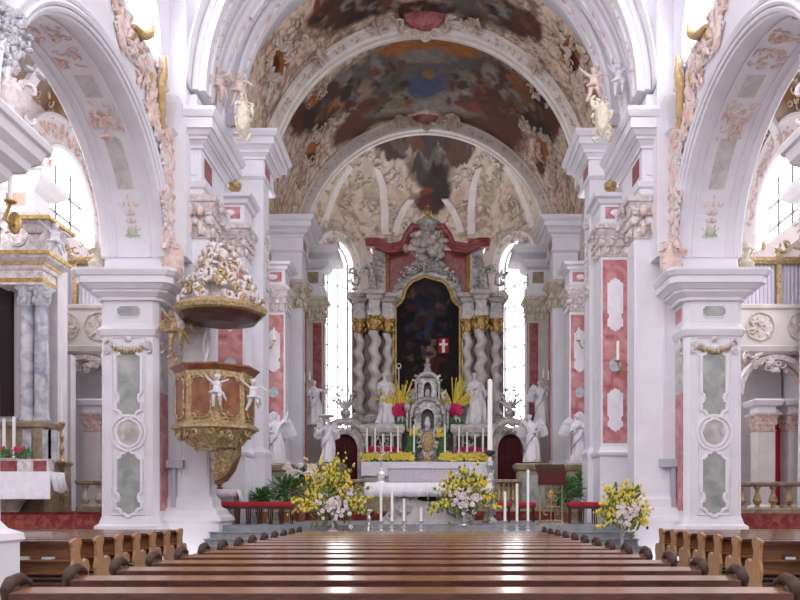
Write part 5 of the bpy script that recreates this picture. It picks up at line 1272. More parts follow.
# paschal candle
t = thing('paschal_candle', 'thick tall white candle on an ornate stand with dark dish, right end of the altar', 'candle', (U(490, 22.6), 22.6, 1.0)); x = U(490, 22.6)
m = MB(); m.lathe((x, 22.6, 0), [(.24, 1.0), (.22, 1.08), (.1, 1.2), (.14, 1.5), (.07, 1.7), (.13, 2.0), (.15, 2.3), (.06, 2.5), (.12, 2.75), (.05, 3.0)], 14); m.build('stand', 'silver_dark', t)
m = MB(); m.lathe((x, 22.6, 0), [(.05, 3.0), (.16, 3.12), (.17, 3.18), (.05, 3.2)], 14); m.build('dish', 'iron', t)
m = MB(); m.lathe((x, 22.6, 0), [(.075, 3.2), (.07, V(380, 22.6)), (.02, V(379, 22.6))], 14); m.build('wax', 'wax', t)
# lectern
lx0, lx1 = U(540, 20.9), U(562, 20.9); lc = (lx0 + lx1) / 2
t = thing('lectern', 'open gilt metal lectern with dark red cloth, right of the altar', 'lectern', (lc, 21.0, 1.0))
m = MB(); m.add([(lx0 - .1, 20.75, 2.45), (lx1 + .1, 20.75, 2.45), (lx1 + .1, 21.2, 2.7), (lx0 - .1, 21.2, 2.7), (lx0 - .1, 20.75, 2.4), (lx1 + .1, 20.75, 2.4), (lx1 + .1, 21.2, 2.65), (lx0 - .1, 21.2, 2.65)], [(0, 1, 2, 3), (4, 7, 6, 5), (0, 4, 5, 1), (1, 5, 6, 2), (2, 6, 7, 3), (3, 7, 4, 0)]); m.build('desk', 'wood_carved', t)
m = MB(); m.box(lx0 - .08, lx1 + .08, 20.73, 20.75, 2.1, 2.47); m.build('cloth', 'dark_red', t)
for a in (lx0, lx1):
    m = MB(); m.tube([(a, 20.9, 1.0), (a, 20.9, 2.42)], .025, 6); m.ell((a, 20.9, 1.03), .06); m.build('post', 'brown_marble', t)
m = MB(); f = Fr((lc, 20.9, 0))
for b in (1.12, 1.5): m.tube([f.p(lx0 - lc, b, 0), f.p(lx1 - lc, b, 0)], .015, 5)
for q in (-1, 1): scroll(m, f, q * .13, 1.72, .13, PI / 2, q, .02); scroll(m, f, q * .13, 1.32, .12, PI / 2, -q, .02)
m.tube([f.p(0, 1.05), f.p(0, 2.35)], .015, 5); m.ell(f.p(0, 1.85), (.07, .03, .14)); m.box(lx0 - .05, lx1 + .05, 20.8, 21.1, 1.0, 1.05); m.build('metal_scrollwork', 'gold_white', t)
# marble pedestals under the four angels
for px, d, w, lab in ((276, 27.0, .52, 'left outer marble pedestal with the winged angel, beside the plants'), (327, 28.6, .6, 'left inner marble pedestal with the dish angel, by the doorway'), (532, 28.6, .6, 'right inner marble pedestal with the striding angel, by the doorway'), (579, 27.0, .52, 'right outer marble pedestal with the candle angel, behind red benches')):
    b = P(px, 462, d); t = thing('marble_pedestal', lab, 'pedestal', (b.x, b.y, 1.0)); zt = b.z - .07
    m = MB(); m.rect(b.x - w, b.x + w, d - .45, d + .45, [(1.0, .08), (1.3, .08), (1.36, 0), (zt - .3, -.04), (zt - .24, .05), (zt - .06, .1), (zt, .06)]); m.build('block', 'brown_marble', t)
    m = MB(); m.fbox(FRONT(b.x, d - .44, 0), -w + .18, w - .18, 1.55, zt - .45, -.02, .03); m.build('front_panel', 'green_marble', t)
# low marble balustrades either side, seen behind the flowers
def balustrade(name_lab, x0, x1, y, z0, h, n, mt='brown_marble', bm_='gold_white', r=.07):
    t = thing('balustrade', name_lab, 'balustrade', ((x0 + x1) / 2, y, z0))
    m = MB(); m.rect(x0, x1, y - .12, y + .12, [(z0, .03), (z0 + .12, .03), (z0 + .16, 0)]); m.build('plinth', mt, t)
    m = MB(); m.rect(x0, x1, y - .14, y + .14, [(z0 + h - .14, -.02), (z0 + h - .1, .04), (z0 + h - .02, .05), (z0 + h, .03)]); m.build('rail', mt, t)
    for i in range(n):
        a = x0 + (x1 - x0) * (i + .5) / n; m = MB(); hh = h - .3
        m.lathe((a, y, z0 + .16), [(r * .8, 0), (r * .8, .04 * hh), (r * .5, .1 * hh), (r * 1.15, .32 * hh), (r * .9, .5 * hh), (r * .45, .72 * hh), (r * .5, .86 * hh), (r * .9, .92 * hh), (r * .9, hh)], 10); m.build('baluster', bm_, t)
    return t
balustrade('short gilt balustrade between left flowers and altar, below the doorway', U(334, 27.8), U(368, 27.8), 27.8, 1.3, 1.2, 7)
balustrade('short gilt balustrade right of the altar, below the doorway curtain', U(497, 27.8), U(520, 27.8), 27.8, 1.3, 1.2, 5)
m = MB(); m.rect(U(240, 28.2), U(334, 28.2), 28.3, 28.9, [(1.0, .05), (1.9, .05), (2.0, .12), (2.2, .12), (2.25, 0), (2.5, 0)])
tag(m.build('altar_rail_wall', 'brown_marble'), 'low brown marble wall behind the left plants', 'wall')
m = MB(); m.rect(U(540, 28.2), U(610, 28.2), 28.3, 28.9, [(1.0, .05), (1.9, .05), (2.0, .12), (2.2, .12), (2.25, 0), (2.5, 0)])
tag(m.build('altar_rail_wall', 'brown_marble'), 'low brown marble wall behind the right plants', 'wall')
m = MB(); m.box(-4.4, 4.6, 26.5, 28.2, 1.0, 1.3); m.box(-4.2, 4.4, 26.9, 28.2, 1.3, 1.32); tag(m.build('dais', 'carpet'), 'low red carpeted dais in front of the high altar steps', 'dais')
# red stools
def stool(x, y, lab, group, w=.36):
    t = thing('stool', lab, 'stool', (x, y, 1.0), group)
    m = MB(); m.rect(x - w / 2, x + w / 2, y - .18, y + .18, [(1.5, 0), (1.52, .02), (1.6, .02), (1.64, -.02)]); m.build('red_cushion', 'red_cloth', t)
    m = MB(); m.rect(x - w / 2 + .01, x + w / 2 - .01, y - .17, y + .17, [(1.44, 0), (1.5, 0)]); m.build('seat_frame', 'wood_dark', t)
    for a in (-1, 1):
        for b in (-1, 1): m = MB(); m.tube([(x + a * (w / 2 - .04), y + b * .13, 1.0), (x + a * (w / 2 - .05), y + b * .13, 1.46)], [.018, .025], 6); m.build('leg', 'wood_dark', t)
    return t
names = ['nearest the white table', 'second from the white table', 'third from the white table', 'fourth from the white table', 'fifth from the white table', 'sixth from the white table', 'next to the green plants']
st = stool(U(221, 21.6), 21.6, '', 'red stools left of the altar')
for k in range(7):
    o = st if k == 0 else dup(st, st.location)
    o.location = (U(221 + 11 * k, 21.6), 21.6, 1.0); o['label'] = f'red cushioned dark wood stool left of the altar, {names[k]}'
st = stool(U(575, 21.9), 21.9, '', 'red stools right of the altar', .4)
for k in range(3):
    o = st if k == 0 else dup(st, st.location)
    o.location = (U(575 + 13 * k, 21.9), 21.9, 1.0); o['label'] = 'red cushioned stool right of the altar, ' + ('beside the dark green plants', 'middle of the three', 'behind the right floor bouquet')[k]
st = stool(U(502, 24.), 24., '', 'red seats behind the right candles', .55)
for k in range(2):
    o = st if k == 0 else dup(st, st.location)
    o.location = (U(502 + 24 * k, 24.), 24., 1.0); o['label'] = 'red topped seat behind the standing candles, ' + ('nearer the altar', 'nearer the lectern')[k]
# white side table
t = thing('side_table', 'small credence table draped in white at the left wall behind the stools', 'table', (U(222, 22.1), 22.1, 1.0)); x0, x1 = U(208, 22.1), U(238, 22.1)
m = MB(); m.box(x0, x1, 21.9, 22.3, 1.95, 2.0); m.build('top', 'wood_light', t)
for a in (x0 + .05, x1 - .05):
    for b in (21.95, 22.25): m = MB(); m.box(a - .025, a + .025, b - .025, b + .025, 1.0, 1.95); m.build('leg', 'wood_light', t)
o = cloth(x0 - .02, x1 + .02, 21.86, 22.32, 2.012, .22, .3, 20).build('table_cloth', 'linen', smooth=True); tag(o, 'white cloth on the small table at the left wall', 'cloth'); o.modifiers.new('Solidify', 'SOLIDIFY').thickness = .006
m = MB(); m.lathe(((x0 + x1) / 2 - .1, 22.1, 2.02), [(.09, 0), (.1, .04), (.03, .08), (.1, .12), (.03, .16)], 12); tag(m.build('dark_bowl', 'book_red'), 'small dark red covered dish on the white side table', 'bowl')
# bouquets on the steps
def bouquet(px, base_y, py_c, d, hw, lab, vase_h, seed, zb, dirs=None):
    r = random.Random(seed); c = P(px, py_c, d); t = thing('floral_arrangement', lab, 'flowers', (c.x, d, zb))
    m = MB(); zt = c.z - .15; h = zt - zb
    m.lathe((c.x, d, zb), [(.16, 0), (.15, .03), (.04, .1), (.035, h * .5), (.07, h * .6), (.14, h * .8), (.15, h * .95), (.12, h)], 14); m.build('vase', 'silver', t)
    m = MB(); g = MB(); st_ = MB()
    for i in range(58):
        an = r.uniform(-1.75, 1.75); L = hw * r.uniform(.6, 1.25) * (1.25 if abs(an) < .5 else 1.); d_ = Vector((math.sin(an), r.uniform(-.5, .25), math.cos(an) * .95))
        p0 = Vector((c.x, d, c.z - .1)); e = p0 + d_ * L + Vector((0, 0, -.12 * L * abs(an)))
        st_.tube([p0, p0.lerp(e, .5) + Vector((0, 0, .05)), e], [.008, .006, .004], 4)
        for k in range(13):
            q = .35 + .65 * k / 12; pp = p0.lerp(e, q) + Vector((r.gauss(0, .03), r.gauss(0, .03), r.gauss(0, .03) + .05 * (1 - q))); s_ = r.uniform(.024, .046)
            (m if r.random() < .75 else g).ell(pp, (s_, s_, s_ * 1.3), 5, 3)
    for i in range(170):
        a, b = r.gauss(0, .33) * hw, r.gauss(-.1, .3) * hw; an = r.uniform(-1, 1)
        L = r.uniform(.06, .14); g.ell((c.x + a, d + r.gauss(-.05, .12), c.z + b), (L * .3, .015, L), 5, 3, (Vector((math.cos(an), 0, -math.sin(an))), Vector((0, 1, 0)), Vector((math.sin(an), 0, math.cos(an)))))
    st_.build('stems', 'leaf_olive', t); tag(m.build('yellow_blossoms', 'petal_yellow', t), kind='stuff'); tag(g.build('leaves', 'leaf_olive', t), kind='stuff')
    w_ = MB()
    for i in range(56):
        flowers(w_, (c.x + r.gauss(0, .24) * hw, d - .26 + r.gauss(0, .05), c.z + r.gauss(-.1, .2) * hw), .02, .02, .02, 1, .06, r)
    tag(w_.build('white_blossoms', 'petal_white', t), kind='stuff'); return t
bouquet(333, 528, 500, 20.0, .98, 'wide yellow and white floral arrangement left of the altar', .4, 5, .84)
bouquet(464, 523, 497, 20.4, .78, 'yellow and white floral arrangement on a stand before the right end of the altar', .5, 6, 1.0)
bouquet(622, 535, 512, 18.7, .62, 'yellow and white floral arrangement on the steps at the foot of the right pilaster', .3, 8, .34)
# green plants
def plant(px, py, d, hw, hh, lab, seed, fl=0, mt='leaf'):
    r = random.Random(seed); c = P(px, py, d); t = thing('potted_plant', lab, 'plant', (c.x, d, 1.0))
    m = MB(); m.lathe((c.x, d, 1.0), [(.14, 0), (.2, .3), (.22, .34), (.18, .34)], 12); m.build('pot', 'wood_red', t)
    m = MB(); m.tube([(c.x, d, 1.3), (c.x + .03, d, c.z - hh * .4), (c.x, d, c.z + hh * .4)], [.03, .025, .01], 6); m.build('stem', 'leaf_olive', t)
    m = MB()
    for i in range(260):
        an = r.uniform(0, 6.28); el = r.uniform(-1.2, 1.3); rr = r.random() ** .5; dv = Vector((math.cos(an) * math.cos(el), math.sin(an) * math.cos(el), math.sin(el)))
        p = c + Vector((dv.x * hw * rr, dv.y * hw * rr * .6, dv.z * hh * rr)); L = r.uniform(.06, .12); u = dv.cross(Vector((.3, .2, 1))).normalized()
        m.ell(p, (L * .4, .012, L), 5, 3, (u, u.cross(dv).normalized(), dv))
    tag(m.build('leaves', mt, t), kind='stuff')
    if fl:
        m = MB(); flowers(m, (c.x, d - .2, c.z + hh * .7), hw, .1, .2, fl, .09, r); tag(m.build('white_blossoms', 'petal_white', t), kind='stuff')
plant(284, 490, 23.4, .62, .5, 'bushy green plant at the foot of the left outer pedestal', 1)
plant(300, 478, 24.6, .5, .35, 'green plant under white blossoms between the two left angel pedestals', 2, 30)
plant(262, 497, 23.0, .4, .28, 'low green plant at the left end of the plant group, behind stools', 3)
plant(566, 492, 23.4, .62, .5, 'dark green bushy plant right of the lectern', 4)
plant(583, 484, 24.4, .4, .5, 'green plant climbing before the right outer pedestal', 5)
# loudspeakers and note boards on the tall pilasters
for s, xs, lab in ((-1, (163, 184, 172, 176, 468, 510), 'left'), (1, (660, 682, 671, 675, 467, 506), 'right')):
    d = 20.2
    t = thing('wall_speaker', f'grey column loudspeaker under a small grey panel on the {lab} white pilaster', 'loudspeaker', (U(xs[2], d), d, V(xs[5], d)))
    m = MB(); m.box(U(xs[0], d), U(xs[1], d), d - .12, d + .06, V(xs[4], d), V(xs[4] - 8, d)); m.build('panel', 'speaker_grey', t)
    m = MB(); m.box(U(xs[2], d), U(xs[3], d), d - .06, d + .12, V(xs[5], d), V(xs[4], d)); m.build('column', 'speaker_grey', t)
# wall sconces
def sconce(px, py, d, lab, n=3, s_=1, big=1.):
    c = P(px, py, d); t = thing('wall_sconce', lab, 'sconce', c)
    m = MB(); m.ell((c.x + s_ * .32 * big, d + .12, c.z - .1), (.1 * big, .05, .16 * big), 10, 6); m.build('back_plate', 'gold', t)
    for k in range(n):
        dx = (-.24 + .24 * k) * big; z = c.z + (.08 if k % 2 == 0 else .0) * big
        m = MB(); m.tube([(c.x + s_ * .32 * big, d + .05, c.z - .12 * big), (c.x + dx + s_ * .1 * big, d - .12 * big, c.z - .12 * big), (c.x + dx, d - .15 * big, z)], [.03 * big, .025 * big, .02 * big], 6)
        m.lathe((c.x + dx, d - .15 * big, z), [(.02 * big, 0), (.08 * big, .03), (.08 * big, .05), (.03 * big, .06)], 10); ar = m.build('arm', 'gold', t)
        m = MB(); m.lathe((c.x + dx, d - .15 * big, z + .05), [(.032 * big, 0), (.03 * big, .42 * big), (.01, .43 * big)], 8); m.build('candle', 'wax', ar)
sconce(627, 367, 22.3, 'gilt triple wall sconce with white candles on the pink pilaster right of the choir', 3, 1, 1.35)
sconce(585, 345, 27.8, 'gilt wall sconce with candles on the narrow right pink pilaster', 3, 1, 1.1)
sconce(268, 345, 27.8, 'gilt wall sconce with candles on the narrow left pink pilaster beside the pulpit', 3, -1, 1.1)
sconce(305, 384, 31., 'small gilt sconce with candle before the left apse window pilaster', 3, -1, .9)
sconce(548, 382, 31., 'small gilt sconce with candles before the right apse window pilaster', 3, 1, .9)
sconce(34, 214, 12.3, 'large gilt sconce with one white candle high on the nearest left pier', 1, -1, 1.2)
# ================================================================== PULPIT
pc = Vector((-5.3, 19.3, 0)); pu = thing('pulpit', 'gilded wooden pulpit with red marbled panels on the left pilaster', 'pulpit', (pc.x, pc.y, 2.2))
ang0 = math.radians(-90 - 28)
def octr(r, z, k=8): return [(pc.x + r * math.cos(ang0 + 2 * PI * i / k), pc.y + r * math.sin(ang0 + 2 * PI * i / k), z) for i in range(k)]
m = MB(); m.loft([octr(r, z) for r, z in ((.98, 3.52), (.98, 4.9))]); m.build('body', 'gold_white', pu)
m = MB(); m.loft([octr(r, z) for r, z in ((1.0, 4.88), (1.03, 4.92), (1.06, 4.96), (1.12, 5.0), (1.12, 5.04), (1.0, 5.06))]); m.build('rim', 'wood_red', pu)
m = MB(); m.loft([octr(r, z) for r, z in ((1.0, 3.44), (1.1, 3.47), (1.1, 3.54), (1.0, 3.6), (.98, 3.62))]); m.build('foot_moulding', 'gold_white', pu)
for i in range(8):
    a, b = Vector(octr(.985, 0)[i]), Vector(octr(.985, 0)[(i + 1) % 8]); mid = (a + b) / 2; n_ = (mid - Vector((pc.x, pc.y, 0))).normalized()
    if n_.y > .6: continue
    u = (b - a).normalized(); f = Fr((mid.x, mid.y, 4.22), u, (0, 0, 1), n_)
    g = MB(); g.poly(f, outline(.5, 1.05, 'short'), -.02, .02); rp = g.build('red_panel', 'wood_red', pu)
    g = MB(); g.ring([f.p(x_, y_, .025) for x_, y_ in outline(.5, 1.05, 'short')], .022, 6, f.n)
    for sx_ in (-1, 1):
        for sy_ in (-1, 1): scroll(g, f, sx_ * .2, sy_ * .46, .11, PI / 2 * sx_, sx_ * sy_, .03); leaf(g, f, sx_ * .27, sy_ * .25, .1, .04, PI / 2, .03)
    rocaille(g, Fr(f.p(0, -.45, .02), f.u, f.v, f.n), .4, .12, 6, .06); rocaille(g, Fr(f.p(0, .5, .02), f.u, f.v, f.n), .4, .1, 6, .06)
    g.build('gilt_carving', 'gold_white', rp)
m = MB(); m.loft([octr(r, z) for r, z in ((.35, 2.95), (.7, 3.1), (.85, 3.3), (1.02, 3.44))])
for i in range(52):
    a = rng.uniform(PI, 2 * PI); t = rng.random(); r = .35 + .62 * t; z = 2.98 + .42 * t
    f = Fr((pc.x + r * math.cos(a), pc.y + r * math.sin(a), z), (-math.sin(a), math.cos(a), 0), (0, 0, 1), (math.cos(a), math.sin(a), -.3)); scroll(m, f, 0, 0, .13, rng.uniform(0, 6), rng.choice((-1, 1)), .05)
m.build('carved_console', 'gold_white', pu)
m = MB(); m.loft([[(pc.x + .1 * k_ + r * math.cos(2 * PI * i / 12), pc.y + .1 + r * math.sin(2 * PI * i / 12), z) for i in range(12)] for k_, (r, z) in enumerate(((.06, 2.2), (.18, 2.35), (.24, 2.6), (.36, 2.95)))])
rocaille(m, Fr((pc.x + .1, pc.y - .15, 2.65)), .4, .6, 14, .1); m.build('pendant', 'gold_white', pu)
g = MB(); fz = Fr((pc.x + .1, 19.9, 0)); g.poly(fz, [(-.3, 2.1), (-.1, 2.2), (.12, 2.5), (.26, 2.9), (.28, 3.4), (-.3, 3.4)], 0, -.6); g.build('stair_underside', 'wood_red', pu)
mkputto('small white cherub on the front corner of the pulpit body', 217, 373, 407, 18.15, 'reach', .0, 'statue_white', wings=False)
mkputto('small white cherub on the right corner of the pulpit body', 253, 378, 412, 18.9, 'fly', .5, 'statue_white', wings=False)
# canopy
cn = thing('pulpit_canopy', 'dark wooden pulpit sounding board with gilt rim, heaped with white and gold stucco scrolls', 'canopy', (pc.x, 19.4, 6.3))
m = MB(); rings = []
for r, z in ((.5, 6.2), (.95, 6.28), (1.05, 6.42)): rings.append([(pc.x + .1 + r * math.cos(t) * (1 + .04 * math.cos(8 * t)), 19.35 + r * .9 * math.sin(t), z) for t in [2 * PI * i / 32 for i in range(32)]])
m.loft(rings); m.build('sounding_board', 'wood_dark', cn)
m = MB(); rings = []
for r, z in ((1.05, 6.42), (1.14, 6.46), (1.18, 6.56), (1.08, 6.66), (.6, 6.7)): rings.append([(pc.x + .1 + r * math.cos(t) * (1 + .05 * math.cos(8 * t)), 19.35 + r * .9 * math.sin(t), z) for t in [2 * PI * i / 32 for i in range(32)]])
m.loft(rings); m.build('gilt_rim', 'gold_white', cn)
m = MB(); gq = MB(); r5 = random.Random(9)
m.loft([[(pc.x + .1 + r * math.cos(t), 19.4 + r * .8 * math.sin(t), z) for t in [2 * PI * i / 12 for i in range(12)]] for r, z in ((.85, 6.66), (.6, 6.95), (.42, 7.3), (.3, 7.7), (.16, 8.0), (.05, 8.2))])
for i in range(190):
    t = r5.random() ** 1.3; z = 6.75 + 1.45 * t; r = (1.0 - .75 * t) * (1 + .1 * r5.random()); a = r5.uniform(PI * .9, PI * 2.1)
    f = Fr((pc.x + .1 + r * math.cos(a), 19.4 + .85 * r * math.sin(a), z), (-math.sin(a), math.cos(a), 0), (0, 0, 1), (math.cos(a), math.sin(a), 0))
    tgt = gq if r5.random() < .25 else m
    (scroll(tgt, f, 0, 0, .15, r5.uniform(0, 6), r5.choice((-1, 1)), .06) if r5.random() < .6 else leaf(tgt, f, 0, 0, .14, .07, r5.uniform(0, 6), .07))
m.build('stucco_heap', 'stucco', cn); gq.build('gilt_scrolls', 'gold_white', cn)
bp = thing('pulpit_backboard', 'grey pulpit back wall with white twisted drapery and gold edging, under the canopy', 'panel', (-5.9, 19.9, 5.0))
m = MB(); m.box(U(184, 19.85), U(206, 19.85), 19.83, 19.95, 5.0, 6.4); m.build('back_panel', 'grey_marble', bp)
m = MB()
for q in range(2):
    pts = [(U(206, 19.7) + .06 * math.cos(6 * t + q * PI), 19.7 + .06 * math.sin(6 * t + q * PI), 5.05 + 1.2 * t) for t in [i / 16 for i in range(17)]]; m.tube(pts, .045, 6)
m.build('twisted_drapery', 'statue_white', bp)
hm = mkputto('gilded cherub supporter on the pilaster edge left of the pulpit canopy', 176, 305, 352, 19.3, 'reach', .2, 'gold_white')
m = MB(); m.tube([P(196, 293, 19.2), P(184, 300, 19.1), P(178, 312, 19.2), P(181, 326, 19.25), P(176, 338, 19.3)], [.08, .12, .12, .1, .04], 8); tag(m.build('stucco_drape', 'stucco'), 'white stucco cloth swinging down beside the gilded cherub', 'stucco')
m = MB(); q = Fr(P(175, 363, 19.5)); rocaille(m, q, .25, .7, 12, .11); tag(m.build('gilt_drop', 'gold_white'), 'gilt carved drop below the cherub at the left rim of the pulpit', 'ornament')
statue('angel_statue', 'painted figure in pale and blue robe on the left side of the pulpit canopy', 205, 262, 298, 19.0, 'raise_l', .3, .9, mt='stucco', seed=30)
m = MB(); q = Fr(P(190, 296, 18.9)); leaf(m, q, 0, 0, .22, .16, .4, .1); leaf(m, q, .2, -.05, .2, .12, .9, .1); tag(m.build('blue_drape', 'blue_marble'), 'blue stucco cloth at the foot of the canopy figure', 'stucco')
# ================================================================== AISLES
# left side altar
sa = thing('side_altar', 'left side altar with paired blue-grey marble columns and gilt cornice', 'altar', (-12.3, 22.4, 1.5))
m = MB(); m.box(-14.0, -10.9, 22.4, 23.0, 1.0, 9.3); m.build('back_wall', 'plaster_pinkish', sa)
m = MB(); m.box(-14, -12.2, 22.25, 22.4, 4.2, 8.6); m.build('dark_picture', 'void', sa)
m = MB(); m.rect(-12.2, -10.9, 21.55, 22.4, [(1.0, .05), (2.6, .05), (2.66, 0), (3.75, 0), (3.8, .08), (3.92, .1), (3.96, .04)]); m.build('column_pedestal', 'brown_marble', sa)
for k, px in enumerate((27, 42)):
    x = U(px, 21.9); z0, z1 = 3.96, 7.35
    m = MB(); m.lathe((x, 21.9, 0), [(.27, z0), (.27, z0 + .08), (.22, z0 + .14), (.2, z0 + .2), (.205, (z0 + z1) / 2), (.175, z1)], 20); m.build('column', 'blue_marble', sa, smooth=True)
    m = MB(); m.lathe((x, 21.9, 0), [(.18, z1), (.2, z1 + .05), (.19, z1 + .2), (.28, z1 + .5), (.28, z1 + .55)], 14)
    for i in range(10): a = 2 * PI * i / 10; m.ell((x + .21 * math.cos(a), 21.9 + .21 * math.sin(a), z1 + .15 + .17 * (i % 2)), (.06, .06, .12), 6, 4)
    for i in range(4): a = PI / 4 + PI / 2 * i; m.ell((x + .26 * math.cos(a), 21.9 + .26 * math.sin(a), z1 + .48), .08, 8, 5)
    m.build('capital', 'stucco_silver', sa)
m = MB(); m.rect(-12.3, -10.95, 21.6, 22.4, [(7.9, 0), (8.3, .0), (8.34, .06), (8.5, .1), (8.6, .3), (8.72, .38), (8.76, .38)]); m.rect(-11.4, -10.9, 21.6, 22.4, [(9.4, .0), (9.6, .12), (9.7, .34), (9.78, .36)]); m.build('entablature', 'stucco', sa)
m = MB()
for xx0, xx1, o_, zz in ((-12.3, -10.95, .39, 8.66), (-12.3, -10.95, .12, 8.45), (-12.3, -10.95, .02, 7.98), (-11.4, -10.9, .37, 9.66)): m.rect(xx0, xx1, 21.6, 22.38, [(zz, o_), (zz + .1, o_ + .02)])
m.build('gilt_moulding', 'gold', sa)
m = MB(); m.rect(-12.2, -10.9, 21.7, 22.4, [(8.76, 0), (9.4, 0)]); q = Fr((-11.6, 21.5, 9.15)); scroll(m, q, 0, 0, .36, PI / 2, -1, .12, 5.5); scroll(m, q, -.5, .2, .3, 0, 1, .1); m.build('pediment_scroll', 'stucco', sa)
m = MB()
for px in (47, 53): m.fbox(FRONT(U(px, 21.5), 21.5, 0), -.13, .13, 2.8, 3.7, 0, .02)
m.fbox(FRONT(U(27, 21.5), 21.5, 0), -.13, .13, 2.8, 3.7, 0, .02); m.build('blue_panel', 'blue_marble', sa)
mt_ = thing('side_altar_table', 'marble side altar table with red inlays on the far left', 'altar', (-11.9, 20.9, 1.4))
m = MB(); m.rect(-13.2, -10.9, 20.5, 21.4, [(1.35, -.4), (1.6, -.3), (2.0, -.1), (2.25, 0), (2.42, 0)]); m.build('body', 'altar_marble', mt_)
m = MB(); m.box(-13.2, -10.55, 21.2, 21.5, 2.3, 2.85); m.build('shelf', 'stucco', mt_)
for x_, w_ in ((-11.8, .35), (-10.8, .18)): m = MB(); m.fbox(FRONT(x_, 21.2, 0), -w_, w_, 2.5, 2.8, 0, .02); m.build('red_inlay', 'red_marble', mt_)
o = cloth(-13.2, U(54, 20.6), 20.42, 21.2, 2.46, .75, .55, 50).build('altar_cloth', 'linen', smooth=True); tag(o, 'white cloth draped over the far left side altar', 'cloth'); o.modifiers.new('Solidify', 'SOLIDIFY').thickness = .008
candle('tall white candle at the left of the side altar, cut by the picture edge', U(4, 21.3), 21.3, 2.85, 1.15, .045, None, .3)
candle('tall white candle on the side altar beside red flowers', U(14, 21.3), 21.3, 2.85, 1.2, .045, None, .3)
for px, c_ in ((2, 'petal_magenta'), (22, 'petal_magenta')):
    x = U(px, 21.2); t = thing('potted_plant', 'small red flowering pot on the side altar, ' + ('left of both candles' if px == 2 else 'right of both candles'), 'plant', (x, 21.25, 2.85))
    m = MB(); m.lathe((x, 21.25, 2.85), [(.08, 0), (.11, .12), (.09, .12)], 10); m.build('pot', 'leaf', t)
    m = MB()
    for i in range(50): m.ell((x + rng.gauss(0, .11), 21.2, 3.05 + rng.gauss(0, .05)), (.04, .02, .06), 5, 3)
    tag(m.build('leaves', 'leaf', t), kind='stuff')
    m = MB(); flowers(m, (x, 21.1, 3.1), .14, .05, .08, 14, .035, rng); tag(m.build('red_blossoms', 'petal_magenta', t), kind='stuff')
t = thing('floor_candlestick', 'tall gilt candlestick with thin candle between side altar and aisle balustrade', 'candlestick', (U(61, 22.6), 22.6, 1.4)); x = U(61, 22.6)
m = MB(); m.rect(x - .2, x + .2, 22.4, 22.8, [(1.0, .05), (1.3, .02), (2.7, 0), (2.8, .06), (2.85, .04)]); m.build('plinth', 'brown_marble', t)
m = MB(); m.lathe((x, 22.6, 2.85), [(.18, 0), (.12, .08), (.05, .2), (.1, .4), (.05, .55), (.09, .75), (.04, .95), (.14, 1.15), (.13, 1.2)], 12); m.build('stem', 'gold_white', t)
m = MB(); m.lathe((x, 22.6, 4.05), [(.035, 0), (.03, 1.2)], 8); m.build('candle', 'wax', t)
m = MB(); m.box(-14.5, -8.3, 20.3, 20.9, .2, 1.28); m.box(-14.5, -8.3, 20.9, 24, 1.0, 1.35); tag(m.build('carpeted_step', 'carpet'), 'red patterned carpet on the steps of the left aisle', 'carpet')
m = MB(); m.box(8.3, 14.5, 20.3, 20.9, .2, 1.28); m.box(8.3, 14.5, 20.9, 24, 1.0, 1.3); tag(m.build('carpeted_step', 'carpet'), 'red patterned carpet on the steps of the right aisle', 'carpet')
balustrade('left aisle marble balustrade behind the red carpet', -10.5, -8.4, 22.9, 1.35, .95, 5, 'brown_marble', 'stucco_cream', .12)
balustrade('right aisle balustrade with gilt balusters behind the red carpet', 8.5, 12.4, 22.9, 1.3, .95, 8, 'brown_marble', 'gold_white', .12)
